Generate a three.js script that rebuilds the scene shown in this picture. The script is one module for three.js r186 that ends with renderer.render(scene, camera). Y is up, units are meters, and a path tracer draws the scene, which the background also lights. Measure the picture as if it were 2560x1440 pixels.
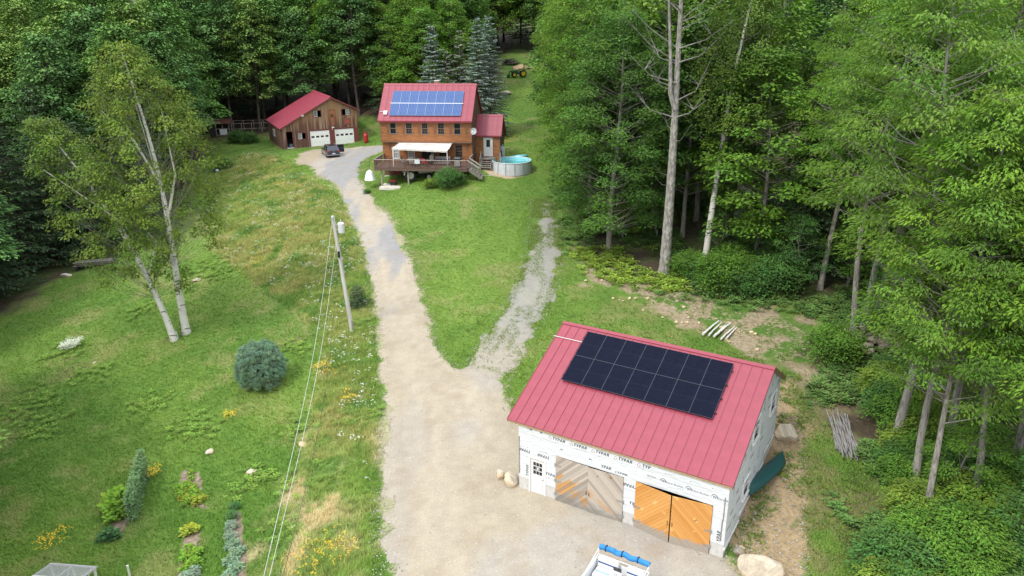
import * as THREE from 'three';
import { mergeGeometries } from 'three/addons/utils/BufferGeometryUtils.js';
import { RoundedBoxGeometry } from 'three/addons/geometries/RoundedBoxGeometry.js';

// ---------------------------------------------------------------- camera, sky, sun, exposure
const scene = new THREE.Scene();
const camera = new THREE.PerspectiveCamera(41.7, 16 / 9, 0.5, 3000);
camera.position.set(0, 23.72, 0);
camera.rotation.order = 'YXZ';
camera.rotation.set(-0.35457, 0, -0.01098);
const renderer = new THREE.WebGLRenderer({ antialias: true });
renderer.setSize(1024, 576);
renderer.toneMapping = THREE.LinearToneMapping;
renderer.toneMappingExposure = 1.8;
renderer.shadowMap.enabled = true;
renderer.shadowMap.type = THREE.PCFSoftShadowMap;
{ // bright, thin overcast: brighter towards the zenith, the same all the way round
  const W = 128, Hh = 64, d = new Float32Array(W * Hh * 4);
  for (let j = 0; j < Hh; j++) for (let i = 0; i < W; i++) {
    const s = Math.max(0, Math.sin(((j + 0.5) / Hh - 0.5) * Math.PI)), L = 0.98 * (0.55 + 0.9 * s), o = (j * W + i) * 4;
    d[o] = L * 0.97; d[o + 1] = L; d[o + 2] = L * 1.06; d[o + 3] = 1;
  }
  const t = new THREE.DataTexture(d, W, Hh, THREE.RGBAFormat, THREE.FloatType);
  t.mapping = THREE.EquirectangularReflectionMapping; t.magFilter = THREE.LinearFilter; t.needsUpdate = true;
  scene.background = t; scene.environment = t;
}
const sun = new THREE.DirectionalLight(new THREE.Color(1, 0.95, 0.86), 1.5);
sun.position.set(-55, 95, -10); sun.target.position.set(0, 0, -60); scene.add(sun, sun.target);
sun.castShadow = true; sun.shadow.radius = 20; sun.shadow.mapSize.set(4096, 4096);
Object.assign(sun.shadow.camera, { left: -130, right: 130, top: 130, bottom: -130, near: 1, far: 400 });

// ---------------------------------------------------------------- helpers
const rand = (seed) => () => { seed = (seed + 0x6d2b79f5) | 0; let t = Math.imul(seed ^ (seed >>> 15), 1 | seed); t = (t + Math.imul(t ^ (t >>> 7), 61 | t)) ^ t; return ((t ^ (t >>> 14)) >>> 0) / 4294967296; };
const { clamp, lerp, smoothstep } = THREE.MathUtils;
const PI = Math.PI, V3 = (x, y, z) => new THREE.Vector3(x, y, z);
const hash = (x, y, s = 0) => { let h = (Math.imul(x, 374761393) + Math.imul(y, 668265263) + Math.imul(s, 974634777)) | 0; h = Math.imul(h ^ (h >>> 13), 1274126177); return ((h ^ (h >>> 16)) >>> 0) / 4294967296; };
const vn = (x, y, s = 0, wrap = 0) => { // value noise 0..1, tiling every «wrap» cells
  let ix = Math.floor(x), iy = Math.floor(y); const fx = x - ix, fy = y - iy, u = fx * fx * (3 - 2 * fx), v = fy * fy * (3 - 2 * fy);
  let jx = ix + 1, jy = iy + 1;
  if (wrap) { ix = ((ix % wrap) + wrap) % wrap; iy = ((iy % wrap) + wrap) % wrap; jx = ((jx % wrap) + wrap) % wrap; jy = ((jy % wrap) + wrap) % wrap; }
  const a = hash(ix, iy, s), b = hash(jx, iy, s), c = hash(ix, jy, s), d = hash(jx, jy, s);
  return a + (b - a) * u + (c - a) * v + (a - b - c + d) * u * v;
};
const fbm = (x, y, o = 4, s = 0, wrap = 0) => { let t = 0, a = 0.5, n = 0; for (let i = 0; i < o; i++) { t += a * vn(x, y, s + i, wrap); n += a; x *= 2; y *= 2; wrap *= 2; a *= 0.5; } return t / n; };
const lin = (r, g, b) => new THREE.Color().setRGB(r, g, b);
const toSRGB = (c) => 255 * (c <= 0.0031308 ? 12.92 * c : 1.055 * Math.pow(c, 1 / 2.4) - 0.055);
function tex(w, h, fn, { srgb = true, repeat = true } = {}) { // fn(u, v) -> linear r, g, b
  const d = new Uint8Array(w * h * 4);
  for (let j = 0; j < h; j++) for (let i = 0; i < w; i++) {
    const c = fn((i + 0.5) / w, (j + 0.5) / h), o = (j * w + i) * 4;
    for (let k = 0; k < 3; k++) d[o + k] = clamp(srgb ? toSRGB(clamp(c[k], 0, 1)) : c[k] * 255, 0, 255);
    d[o + 3] = 255;
  }
  const t = new THREE.DataTexture(d, w, h); t.magFilter = THREE.LinearFilter; t.minFilter = THREE.LinearFilter;
  if (srgb) t.colorSpace = THREE.SRGBColorSpace;
  if (repeat) t.wrapS = t.wrapT = THREE.RepeatWrapping;
  t.needsUpdate = true; return t;
}
const grey = (w, h, fn) => tex(w, h, (u, v) => { const g = fn(u, v); return [g, g, g]; }, { srgb: false });
const canvasTex = (w, h, draw) => { const c = document.createElement('canvas'); c.width = w; c.height = h; draw(c.getContext('2d'), w, h); const t = new THREE.CanvasTexture(c); t.colorSpace = THREE.SRGBColorSpace; return t; };
const std = (o) => new THREE.MeshStandardMaterial({ roughness: 0.8, ...o });
const used = new Map();
const numbered = (name) => { const n = used.get(name) || 0; used.set(name, n + 1); return n ? name + '_' + String(n).padStart(3, '0') : name; };
function tag(o, label, category, group) { o.userData.label = label; o.userData.category = category; if (group) o.userData.group = group; return o; }
function thing(name, label, category, pos = [0, 0, 0], turn = 0, group) {
  const o = new THREE.Group(); o.name = numbered(name); o.position.set(...pos); o.rotation.y = turn; scene.add(o); return tag(o, label, category, group);
}
function flat(g) { const q = g.index ? g.toNonIndexed() : g; for (const k of Object.keys(q.attributes)) if (!['position', 'normal', 'uv', 'color'].includes(k)) q.deleteAttribute(k); return q; }
const merge = (list) => { const l = list.flat(9).map(flat); if (l.length === 1) return l[0]; const col = l.some((g) => g.attributes.color), uv = l.every((g) => g.attributes.uv); l.forEach((g) => { if (!col || !uv) { if (!uv) g.deleteAttribute('uv'); } }); return mergeGeometries(l); };
function part(name, geos, mat, parent, label) {
  const m = new THREE.Mesh(Array.isArray(geos) ? merge(geos) : geos, mat); m.name = parent ? name : numbered(name); m.castShadow = m.receiveShadow = true; (parent || scene).add(m);
  if (label) m.userData.label = label; return m;
}
const solo = (name, geos, mat, label, category, group) => tag(part(name, geos, mat, null), label, category, group);
const struct = (name, geos, mat) => { const m = part(name, geos, mat, null); m.userData.kind = 'structure'; return m; };
// a box given by its bounds, uv in metres on every face
function bx(x0, x1, y0, y1, z0, z1) {
  const g = new THREE.BoxGeometry(x1 - x0, y1 - y0, z1 - z0).translate((x0 + x1) / 2, (y0 + y1) / 2, (z0 + z1) / 2), p = g.attributes.position, n = g.attributes.normal, uv = g.attributes.uv;
  for (let i = 0; i < p.count; i++) { const ax = Math.abs(n.getX(i)) > 0.5, ay = Math.abs(n.getY(i)) > 0.5; uv.setXY(i, ax ? p.getZ(i) : p.getX(i), ay ? p.getZ(i) : p.getY(i)); }
  return g;
}
const rb = (w, h, d, r, x = 0, y = 0, z = 0, s = 2) => new RoundedBoxGeometry(w, h, d, s, r).translate(x, y, z);
const cyl = (r0, r1, h, n = 10, x = 0, y = 0, z = 0) => new THREE.CylinderGeometry(r1, r0, h, n).translate(x, y + h / 2, z); // r0 at the bottom
function bar(a, b, r0, r1 = r0, n = 6) { // a rod from a to b
  const A = V3(...a), B = V3(...b), d = B.clone().sub(A), L = d.length(), g = new THREE.CylinderGeometry(r1, r0, L, n);
  g.applyQuaternion(new THREE.Quaternion().setFromUnitVectors(V3(0, 1, 0), d.normalize())); return g.translate((A.x + B.x) / 2, (A.y + B.y) / 2, (A.z + B.z) / 2);
}
function beam(a, b, w, h) { // a squared timber from a to b
  const A = V3(...a), B = V3(...b), d = B.clone().sub(A), L = d.length(), g = bx(-w / 2, w / 2, -h / 2, h / 2, -L / 2, L / 2), o = new THREE.Object3D(); o.position.copy(A).add(B).multiplyScalar(0.5); o.lookAt(B); o.updateMatrix(); return g.applyMatrix4(o.matrix);
}
const tube = (pts, r, n = 24, rs = 6) => new THREE.TubeGeometry(new THREE.CatmullRomCurve3(pts.map((p) => V3(...p))), n, r, rs);
const lathe = (pts, n = 20) => new THREE.LatheGeometry(pts.map((p) => new THREE.Vector2(...p)), n);
function extrude(pts, depth, bevel = 0) { const s = new THREE.Shape(pts.map((p) => new THREE.Vector2(...p))); return new THREE.ExtrudeGeometry(s, { depth, bevelEnabled: bevel > 0, bevelThickness: bevel, bevelSize: bevel, bevelSegments: 1, curveSegments: 6 }); }
const inPoly = (x, z, P) => { let c = false; for (let i = 0, j = P.length - 1; i < P.length; j = i++) { const [xi, zi] = P[i], [xj, zj] = P[j]; if ((zi > z) !== (zj > z) && x < ((xj - xi) * (z - zi)) / (zj - zi) + xi) c = !c; } return c; };
const sdPoly = (x, z, P) => { let d = 1e9; for (let i = 0, j = P.length - 1; i < P.length; j = i++) { const [ax, az] = P[j], [bx_, bz] = P[i], ex = bx_ - ax, ez = bz - az, t = clamp(((x - ax) * ex + (z - az) * ez) / (ex * ex + ez * ez), 0, 1), dx = x - ax - ex * t, dz = z - az - ez * t; d = Math.min(d, dx * dx + dz * dz); } d = Math.sqrt(d); return inPoly(x, z, P) ? d : -d; };

// ---------------------------------------------------------------- the lie of the land: surveyed heights [x, z, y], joined by a thin-plate spline
const SURVEY = [[0.3,-33.7,0],[9.5,-28,0],[4.8,-41,0.9],[14,-35.4,1.45],[12,-27,0.1],[0,-26,-0.1],[-4,-36,0],[-11.85,-51.4,1.5],[-3,-55,2],[-14.05,-81,5.26],[-8,-80.2,6.2],[-9,-86,6.9],[0.1,-83.5,6.6],[-3.5,-84.5,7.2],[-13,-90,7],[3,-70,4.6],[-10,-70,4],[-31.6,-105.3,5.65],[-21.9,-110,5.75],[-36.3,-114.7,5.4],[-21,-98,5.6],[-26,-96,5.3],[0,-120,10],[1,-140,12.2],[-15,-125,10.5],[-23,-52,-0.2],[-18,-33,-1.3],[-28,-36,-2],[-40,-62,-0.8],[-38,-85,1.6],[-30,-75,2.4],[-22,-70,2.6],[-60,-90,2],[-60,-50,-3],[11,-58,3],[20,-60,3.2],[18,-45,2.2],[22,-34,1.2],[30,-60,4.2],[30,-90,8],[15,-95,8.3],[60,-60,6],[0,-200,20],[-80,-200,17],[80,-200,21],[0,-300,34],[-150,-300,30],[150,-300,36],[-150,-60,4],[150,-60,12],[0,0,-1],[-100,0,-5],[100,0,3],[40,-20,1.5],[-40,-20,-3],[0,-600,60],[-400,-600,60],[400,-600,60],[-500,-100,20],[500,-100,30],[0,200,-6]];
const SC = 20, kern = (r2) => (r2 > 1e-12 ? 0.5 * r2 * Math.log(r2) : 0);
const SOL = (() => {
  const n = SURVEY.length, N = n + 3, M = Array.from({ length: N }, () => new Float64Array(N + 1)), X = SURVEY.map(([x, z]) => [x / SC, z / SC]);
  for (let i = 0; i < n; i++) { for (let j = 0; j < n; j++) M[i][j] = kern((X[i][0] - X[j][0]) ** 2 + (X[i][1] - X[j][1]) ** 2) + (i === j ? 0.02 : 0); M[i][n] = M[n][i] = 1; M[i][n + 1] = M[n + 1][i] = X[i][0]; M[i][n + 2] = M[n + 2][i] = X[i][1]; M[i][N] = SURVEY[i][2]; }
  for (let c = 0; c < N; c++) { let p = c; for (let r = c + 1; r < N; r++) if (Math.abs(M[r][c]) > Math.abs(M[p][c])) p = r; [M[c], M[p]] = [M[p], M[c]]; for (let r = 0; r < N; r++) if (r !== c) { const f = M[r][c] / M[c][c]; if (f) for (let k = c; k <= N; k++) M[r][k] -= f * M[c][k]; } }
  return M.map((r, i) => r[N] / r[i]);
})();
function height(x, z) { const px = x / SC, pz = z / SC, n = SURVEY.length; let s = SOL[n] + px * SOL[n + 1] + pz * SOL[n + 2]; for (let i = 0; i < n; i++) { const dx = px - SURVEY[i][0] / SC, dz = pz - SURVEY[i][1] / SC; s += SOL[i] * kern(dx * dx + dz * dz); } return s; }

// ---------------------------------------------------------------- ground plan (metres, [x, z])
const DRIVE = [[-5.58,-26.98],[-5.2,-22],[11,-22],[9.78,-26.32],[10.12,-27.5],[9.46,-28.47],[4.36,-32.36],[1.29,-37.81],[-0.21,-40.3],[-0.63,-42.47],[-0.85,-44.55],[-2.2,-45.61],[-3.53,-45.44],[-4.61,-46.27],[-5.42,-47.83],[-6.24,-51.45],[-7.38,-56.64],[-8.95,-63.35],[-10.49,-68.52],[-12.01,-72.74],[-14.06,-76.88],[-16.48,-82.45],[-17.97,-87.81],[-18.57,-92.09],[-18.23,-96.62],[-16.98,-98.48],[-16.5,-104.5],[-20.68,-106.2],[-23.54,-105.4],[-27.11,-105.2],[-28.6,-102.49],[-27.63,-97.2],[-25.78,-95.79],[-22.79,-89.49],[-20.36,-85.99],[-18.91,-82.26],[-16.61,-75.93],[-14.1,-68.56],[-12.48,-63.24],[-11.04,-57.03],[-10.16,-52.85],[-9.09,-47.3],[-8.1,-42.58],[-7.49,-37.63],[-7,-34.25],[-6.38,-30.21]];
const TRACK = [[-4.2,-44.4],[-2.64,-46.47],[-1.89,-48.96],[-0.63,-52.96],[0.66,-58.02],[1.62,-63.7],[2.15,-69.4],[2.45,-75.16],[4.36,-75.17],[4.93,-73.1],[4.69,-67.53],[3.99,-61.95],[2.99,-55.73],[1.74,-51.5],[0.51,-48.22],[-0.54,-44.75],[-1.37,-43.88]];
const CLEAR = [[-26.1,-28.36],[-45.51,-59.07],[-44.41,-60.65],[-43.2,-68.19],[-39.39,-71.68],[-38.08,-77.07],[-39.23,-87.51],[-40.42,-97.51],[-43.26,-108.27],[-45.61,-116.48],[-37.54,-116.19],[-35,-118],[-23.31,-119.28],[-20.19,-117],[-14,-108],[-5,-108],[-1.58,-124.04],[-1.17,-142.45],[-0.93,-156.25],[1.41,-168.85],[5.76,-159.43],[4.58,-136.31],[5.27,-107.02],[5.49,-87.32],[4.97,-75.13],[5.72,-64.2],[7.25,-58.71],[11.39,-56.04],[17.16,-52.98],[21.25,-51.8],[22.59,-47.79],[21.86,-44.03],[18.77,-41.28],[17.46,-37.18],[18.19,-34.09],[16.08,-29.92],[13.42,-25.43],[13,-18],[-20,-18]];
const MEADOW = [[-35.11,-80.59],[-37.78,-91.59],[-39.3,-103.55],[-35.57,-105.91],[-28.45,-99.16],[-24.48,-90.43],[-18.91,-82.26],[-14.3,-68.62],[-11.79,-60.08],[-10.25,-52.83],[-9.17,-47.29],[-7.61,-38.56],[-6.68,-31.71],[-5.6,-24],[-11.5,-24],[-12.69,-33.92],[-12.98,-41.17],[-13.7,-48.93],[-16.48,-54.28],[-22.1,-61.33],[-28.32,-69.15]];
const STRAW = [[-12.44,-24],[-13.8,-34.74],[-13.7,-40.1],[-11.86,-40.63],[-8.72,-36.85],[-6.77,-31.7],[-6.06,-24]];
const SAND = [[16.3,-42.2],[17.2,-41.6],[16.9,-37.6],[15.9,-35.45],[15.2,-33.29],[13.9,-30.13],[12.5,-24],[9.98,-24],[9.46,-28.47],[4.5,-32.3],[10,-38]];
const DIRT = [[5.59,-62.61],[6.85,-58.03],[10.82,-52.85],[12.2,-50.78],[15.43,-46.76],[17.58,-42.8],[18.14,-39.58],[17.92,-37.2],[18.45,-35.75],[21.11,-44.08],[20.57,-49.88],[16.97,-52.29],[11.29,-55.49],[7.25,-58.71],[6.21,-65.81]];
const turned = (x0, z0, yaw, pts) => pts.map(([u, v]) => [x0 + Math.cos(yaw) * u + Math.sin(yaw) * v, z0 + Math.sin(yaw) * u - Math.cos(yaw) * v]);
const GAR = { x: 0.258, z: -33.658, yaw: 0.5496 }, HOU = { x: -14.565, z: -84.256, yaw: 0.13055 }, BAR = { x: -31.597, z: -105.324, yaw: -0.45973 };
const FOOT = [turned(GAR.x, GAR.z, GAR.yaw, [[0, 0], [10.8, 0], [10.8, 8.7], [0, 8.7]]), turned(HOU.x, HOU.z, HOU.yaw, [[0.2, 0.4], [10.4, 0.4], [10.4, 2.5], [13.2, 2.5], [13.2, 6], [10.4, 6.8], [0.2, 6.8]]), turned(BAR.x, BAR.z, BAR.yaw, [[0, 0], [10.84, 0], [10.84, 10.4], [0, 10.4]])];
const POOL = { x: 0.15, z: -84.0, r: 2.16 };
const BEDS = [[[-19.22,-37.22],[-17.99,-37.05],[-16.55,-33.82],[-17.78,-33.92]], [[-17,-32.32],[-16.2,-32.23],[-14.5,-27.5],[-15.6,-27.6]], [[-15.05,-33.44],[-14.2,-33.36],[-12.3,-27.5],[-13.1,-27.6]], [[-21.0,-32.2],[-20.2,-32],[-20.9,-35.6],[-21.8,-35.7]]];
function field(P, x0 = -62, x1 = 52, z0 = -172, z1 = -16, step = 0.5) { // signed distance to an outline (inside positive), sampled once
  const nx = Math.round((x1 - x0) / step) + 1, nz = Math.round((z1 - z0) / step) + 1, d = new Float32Array(nx * nz);
  for (let j = 0; j < nz; j++) for (let i = 0; i < nx; i++) d[j * nx + i] = sdPoly(x0 + i * step, z0 + j * step, P);
  return (x, z) => { const u = clamp((x - x0) / step, 0, nx - 1.001), v = clamp((z - z0) / step, 0, nz - 1.001), i = u | 0, j = v | 0, a = u - i, b = v - j, k = j * nx + i; return lerp(lerp(d[k], d[k + 1], a), lerp(d[k + nx], d[k + nx + 1], a), b); };
}
const fDrive = field(DRIVE), fTrack = field(TRACK), fClear = field(CLEAR), fMeadow = field(MEADOW), fStraw = field(STRAW), fSand = field(SAND), fDirt = field(DIRT);
const inFoot = (x, z, m = 0) => FOOT.some((P) => (m ? sdPoly(x, z, P) > -m : inPoly(x, z, P)));
const bump = (x, z) => {
  const road = Math.max(fDrive(x, z), fTrack(x, z)), k = smoothstep(-road, 0.1, 1.2), m = smoothstep(fMeadow(x, z), 0, 2);
  return k * ((vn(x * 0.9, z * 0.9, 3) - 0.5) * lerp(0.1, 0.3, m) + (1 - smoothstep(fClear(x, z), -4, 0)) * (vn(x * 0.3, z * 0.3, 9) - 0.5) * 0.8);
};
const gy = (x, z) => height(x, z) + bump(x, z);
const TAB = (() => { const N = 512, a = new Float32Array(N * N); for (let j = 0; j < N; j++) for (let i = 0; i < N; i++) a[j * N + i] = fbm(i / 16, j / 16, 4, 201, 32); return a; })();
const tn = (x, y, s) => { x = x * 16 + s * 37.7; y = y * 16 + s * 91.3; const i = Math.floor(x), j = Math.floor(y), a = x - i, b = y - j, i0 = i & 511, i1 = (i + 1) & 511, j0 = (j & 511) << 9, j1 = ((j + 1) & 511) << 9; return lerp(lerp(TAB[j0 + i0], TAB[j0 + i1], a), lerp(TAB[j1 + i0], TAB[j1 + i1], a), b); }; // the same noise, looked up
const mix3 = (a, b, t) => [lerp(a[0], b[0], t), lerp(a[1], b[1], t), lerp(a[2], b[2], t)];
// what grows or lies where: plain base colours of grass, straw, sand, litter
function groundColor(x, z, fine = 1) {
  const n1 = tn(x * 0.11, z * 0.11, 21), n2 = tn(x * 0.7, z * 0.7, 31), n3 = fine ? vn(x * 7, z * 7, 41) : 0.5, n4 = fine ? vn(x * 15, z * 15, 43) : 0.5;
  let c = mix3([0.076, 0.16, 0.018], [0.142, 0.226, 0.034], clamp(n1 * 1.6 - 0.35 + (n2 - 0.5) * 0.9, 0, 1));
  const dry = smoothstep(n2 * 0.55 + tn(x * 0.25 + 9, z * 0.25, 51) * 0.75, 0.66, 0.9);
  c = mix3(c, [0.22, 0.215, 0.085], dry * 0.5);
  const m = smoothstep(fMeadow(x, z) + (n2 - 0.5) * 2, -0.4, 1);
  if (m > 0) { let k = mix3([0.13, 0.205, 0.038], [0.235, 0.24, 0.085], clamp(n2 * 1.7 - 0.4 + (n1 - 0.5) * 1.2, 0, 1)); k = mix3(k, [0.1, 0.18, 0.035], smoothstep(vn(x * 0.9 + 4, z * 0.9, 77), 0.6, 0.85)); c = mix3(c, k, m); }
  const s = smoothstep(fStraw(x, z) + (n2 - 0.5) * 4, 0, 2) * smoothstep(tn(x * 0.55, z * 0.25, 61), 0.5, 0.66);
  c = mix3(c, [0.4, 0.33, 0.19], s * 0.85);
  const road = Math.max(fDrive(x, z), fTrack(x, z) - 0.3 - 0.6 * smoothstep(-z, 60, 74));
  c = mix3(c, fTrack(x, z) > fDrive(x, z) ? [0.28, 0.29, 0.22] : [0.33, 0.3, 0.2], smoothstep(road + (n2 - 0.5) * 1.6 + (n3 - 0.5) * 0.5, -0.35, 0.1) * 0.8);
  const d = smoothstep(fDirt(x, z) + (n2 - 0.5) * 5 + 0.7, 0, 1.2) * smoothstep(n2 + (n3 - 0.5) * 0.3, 0.26, 0.5);
  c = mix3(c, mix3([0.24, 0.18, 0.11], [0.33, 0.28, 0.19], n3), d);
  if (x > 11 && z > -44) c = mix3(c, mix3([0.2, 0.15, 0.09], [0.15, 0.15, 0.05], n3), 0.75 * smoothstep(tn(x * 0.45, z * 0.45, 65) + (n3 - 0.5) * 0.25, 0.36, 0.6));
  const a = smoothstep(fSand(x, z) + (n2 - 0.5) * 2.2 + (n3 - 0.5) * 0.4, 0, 0.7);
  c = mix3(c, mix3([0.3, 0.21, 0.115], [0.37, 0.28, 0.17], n3 * 0.6 + n1 * 0.4), a * 0.95);
  const pr = Math.hypot(x - POOL.x + 0.6, (z - POOL.z - 0.3) * 1.1);
  c = mix3(c, [0.42, 0.33, 0.22], smoothstep(POOL.r + 0.75 - pr + (n2 - 0.5) * 0.9, 0, 0.4));
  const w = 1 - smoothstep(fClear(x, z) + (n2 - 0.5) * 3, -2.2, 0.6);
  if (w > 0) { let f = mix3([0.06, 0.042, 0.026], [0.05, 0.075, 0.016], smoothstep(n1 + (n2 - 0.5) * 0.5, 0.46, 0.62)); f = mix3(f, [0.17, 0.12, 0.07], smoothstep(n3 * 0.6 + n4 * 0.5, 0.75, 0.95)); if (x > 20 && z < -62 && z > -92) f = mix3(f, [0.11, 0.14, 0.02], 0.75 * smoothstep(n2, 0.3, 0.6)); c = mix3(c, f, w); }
  if (fine && x > -23 && x < -11 && z > -39 && BEDS.some((B) => sdPoly(x, z, B) + (n2 - 0.5) * 0.7 > 0)) c = mix3([0.16, 0.115, 0.08], [0.26, 0.21, 0.16], n3);
  const t = 0.84 + 0.24 * n3 + 0.12 * (n4 - 0.5); return [c[0] * t, c[1] * t, c[2] * t];
}
{ // one ground sheet out to the horizon, fine where the camera looks
  const axis = (lo, hi, step, out0, out1) => { const a = []; for (let v = lo; v <= hi + 1e-6; v += step) a.push(v); for (let s = step * 1.25, v = hi + s; v < out1; s *= 1.2, v += s) a.push(v); a.push(out1); for (let s = step * 1.25, v = lo - s; v > out0; s *= 1.2, v -= s) a.unshift(v); a.unshift(out0); return a; };
  const xs = axis(-50, 34, 0.5, -900, 900), zs = axis(-125, -22, 0.5, -1000, 300), pos = [], uv = [], idx = [];
  const X0 = -58, X1 = 44, Z0 = -170, Z1 = -22;
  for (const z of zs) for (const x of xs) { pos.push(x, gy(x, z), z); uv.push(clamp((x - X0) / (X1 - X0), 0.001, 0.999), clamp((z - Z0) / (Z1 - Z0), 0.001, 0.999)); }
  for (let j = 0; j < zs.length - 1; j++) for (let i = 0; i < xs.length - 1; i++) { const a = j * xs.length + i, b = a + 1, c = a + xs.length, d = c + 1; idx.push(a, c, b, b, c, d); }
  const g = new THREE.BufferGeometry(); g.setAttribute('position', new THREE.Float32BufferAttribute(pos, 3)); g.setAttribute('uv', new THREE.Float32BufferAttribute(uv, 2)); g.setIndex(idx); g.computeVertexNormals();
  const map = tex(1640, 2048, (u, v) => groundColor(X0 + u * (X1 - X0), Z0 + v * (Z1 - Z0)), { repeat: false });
  const b = grey(512, 512, (u, v) => fbm(u * 32, v * 32, 3, 5, 32)); b.repeat.set(40, 40);
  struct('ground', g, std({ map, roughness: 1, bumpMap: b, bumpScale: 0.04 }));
}
const gravelTex = tex(1024, 1024, (u, v) => { // loose sandy gravel, 5 m across
  const n = fbm(u * 10, v * 10, 4, 11, 10), s = vn(u * 128, v * 128, 12, 128), s2 = vn(u * 256, v * 256, 13, 256), t = 0.71 + 0.16 * n + 0.16 * (s - 0.5) + 0.2 * (s2 - 0.5) + (s2 > 0.95 ? 0.14 : 0) - (s > 0.93 ? 0.16 : 0);
  return [t, t * lerp(0.97, 1.0, n), t * lerp(0.93, 1, s)];
});
const gravelBump = grey(512, 512, (u, v) => 0.5 * vn(u * 64, v * 64, 14, 64) + 0.5 * vn(u * 128, v * 128, 15, 128));
const gravelMat = std({ map: gravelTex, bumpMap: gravelBump, bumpScale: 0.015, roughness: 0.95, vertexColors: true });
function sheet(name, f, [x0, x1, z0, z1], lift, edge, color) { // a worn sheet whose rim dips under the turf
  const st = 0.3, nx = Math.ceil((x1 - x0) / st), nz = Math.ceil((z1 - z0) / st), id = new Map(), pos = [], uv = [], col = [], idx = [];
  const S = (i, j) => { const x = x0 + i * st, z = z0 + j * st; return f(x, z) + edge(x, z); };
  const at = (i, j) => { const k = j * (nx + 1) + i; if (!id.has(k)) { const x = x0 + i * st, z = z0 + j * st, s = S(i, j); id.set(k, pos.length / 3); pos.push(x, gy(x, z) + clamp(s * 0.2, -0.2, lift), z); uv.push(x / 5, z / 5); col.push(...color(x, z, s)); } return id.get(k); };
  for (let j = 0; j < nz; j++) for (let i = 0; i < nx; i++) if (Math.max(S(i, j), S(i + 1, j), S(i, j + 1), S(i + 1, j + 1)) > 0) { const a = at(i, j), b = at(i + 1, j), c = at(i, j + 1), d = at(i + 1, j + 1); idx.push(a, c, b, b, c, d); }
  const g = new THREE.BufferGeometry(); g.setAttribute('position', new THREE.Float32BufferAttribute(pos, 3)); g.setAttribute('uv', new THREE.Float32BufferAttribute(uv, 2)); g.setAttribute('color', new THREE.Float32BufferAttribute(col, 3)); g.setIndex(idx); g.computeVertexNormals(); return struct(name, g, gravelMat);
}
sheet('driveway', fDrive, [-31, 12, -108, -21], 0.05, (x, z) => (fbm(x * 1.1, z * 1.1, 3, 71) - 0.5) * 1.5 + (vn(x * 0.3, z * 0.3, 72) - 0.5) * 0.6, (x, z) => {
  const n = fbm(x * 0.22, z * 0.1, 3, 73), up = smoothstep(-z, 52, 66) * (1 - 0.3 * smoothstep(-z, 98, 104)), ax = fbm(x * 0.5, z * 0.13, 3, 74);
  const d = fDrive(x, z), lane = vn(d * 2.6 + 0.6 * vn(x * 0.2, z * 0.2, 78), z * 0.05, 76) * 0.6 + vn(d * 6, z * 0.12, 77) * 0.4;
  let c = mix3([0.385, 0.335, 0.25], [0.48, 0.43, 0.34], clamp(n * 0.5 + lane * 0.9 - 0.2, 0, 1)); c = mix3(c, [0.4, 0.385, 0.36], smoothstep(fbm(x * 0.16 + 5, z * 0.12, 3, 79), 0.5, 0.62) * 0.6); const gap = smoothstep(ax + up * 0.22, 0.58, 0.72) * (0.25 + 0.75 * up);
  c = mix3(c, [0.31, 0.31, 0.315], gap); if (x < -25.5 && z < -95) c = mix3(c, [0.4, 0.33, 0.23], 0.8);
  return mix3(c, [0.34, 0.28, 0.2], smoothstep(fbm(x * 0.8, z * 0.8, 3, 75), 0.58, 0.75) * 0.45); });
sheet('gravel_track', fTrack, [-5, 6, -77, -43], 0.04, (x, z) => (fbm(x * 0.9, z * 0.9, 4, 81) - 0.42) * 2.0 + 0.1 * smoothstep(z, -54, -47) - 0.02 - 1.25 * smoothstep(-z, 60, 75) - 0.6 * Math.max(0, 1 - Math.abs(fTrack(x, z) - 1.0) / 0.35) * vn(x, z * 0.4, 83), (x, z) => mix3(mix3([0.29, 0.29, 0.28], [0.35, 0.35, 0.29], fbm(x, z * 0.5, 3, 82)), [0.38, 0.35, 0.29], smoothstep(z, -53, -46.5)));

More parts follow.
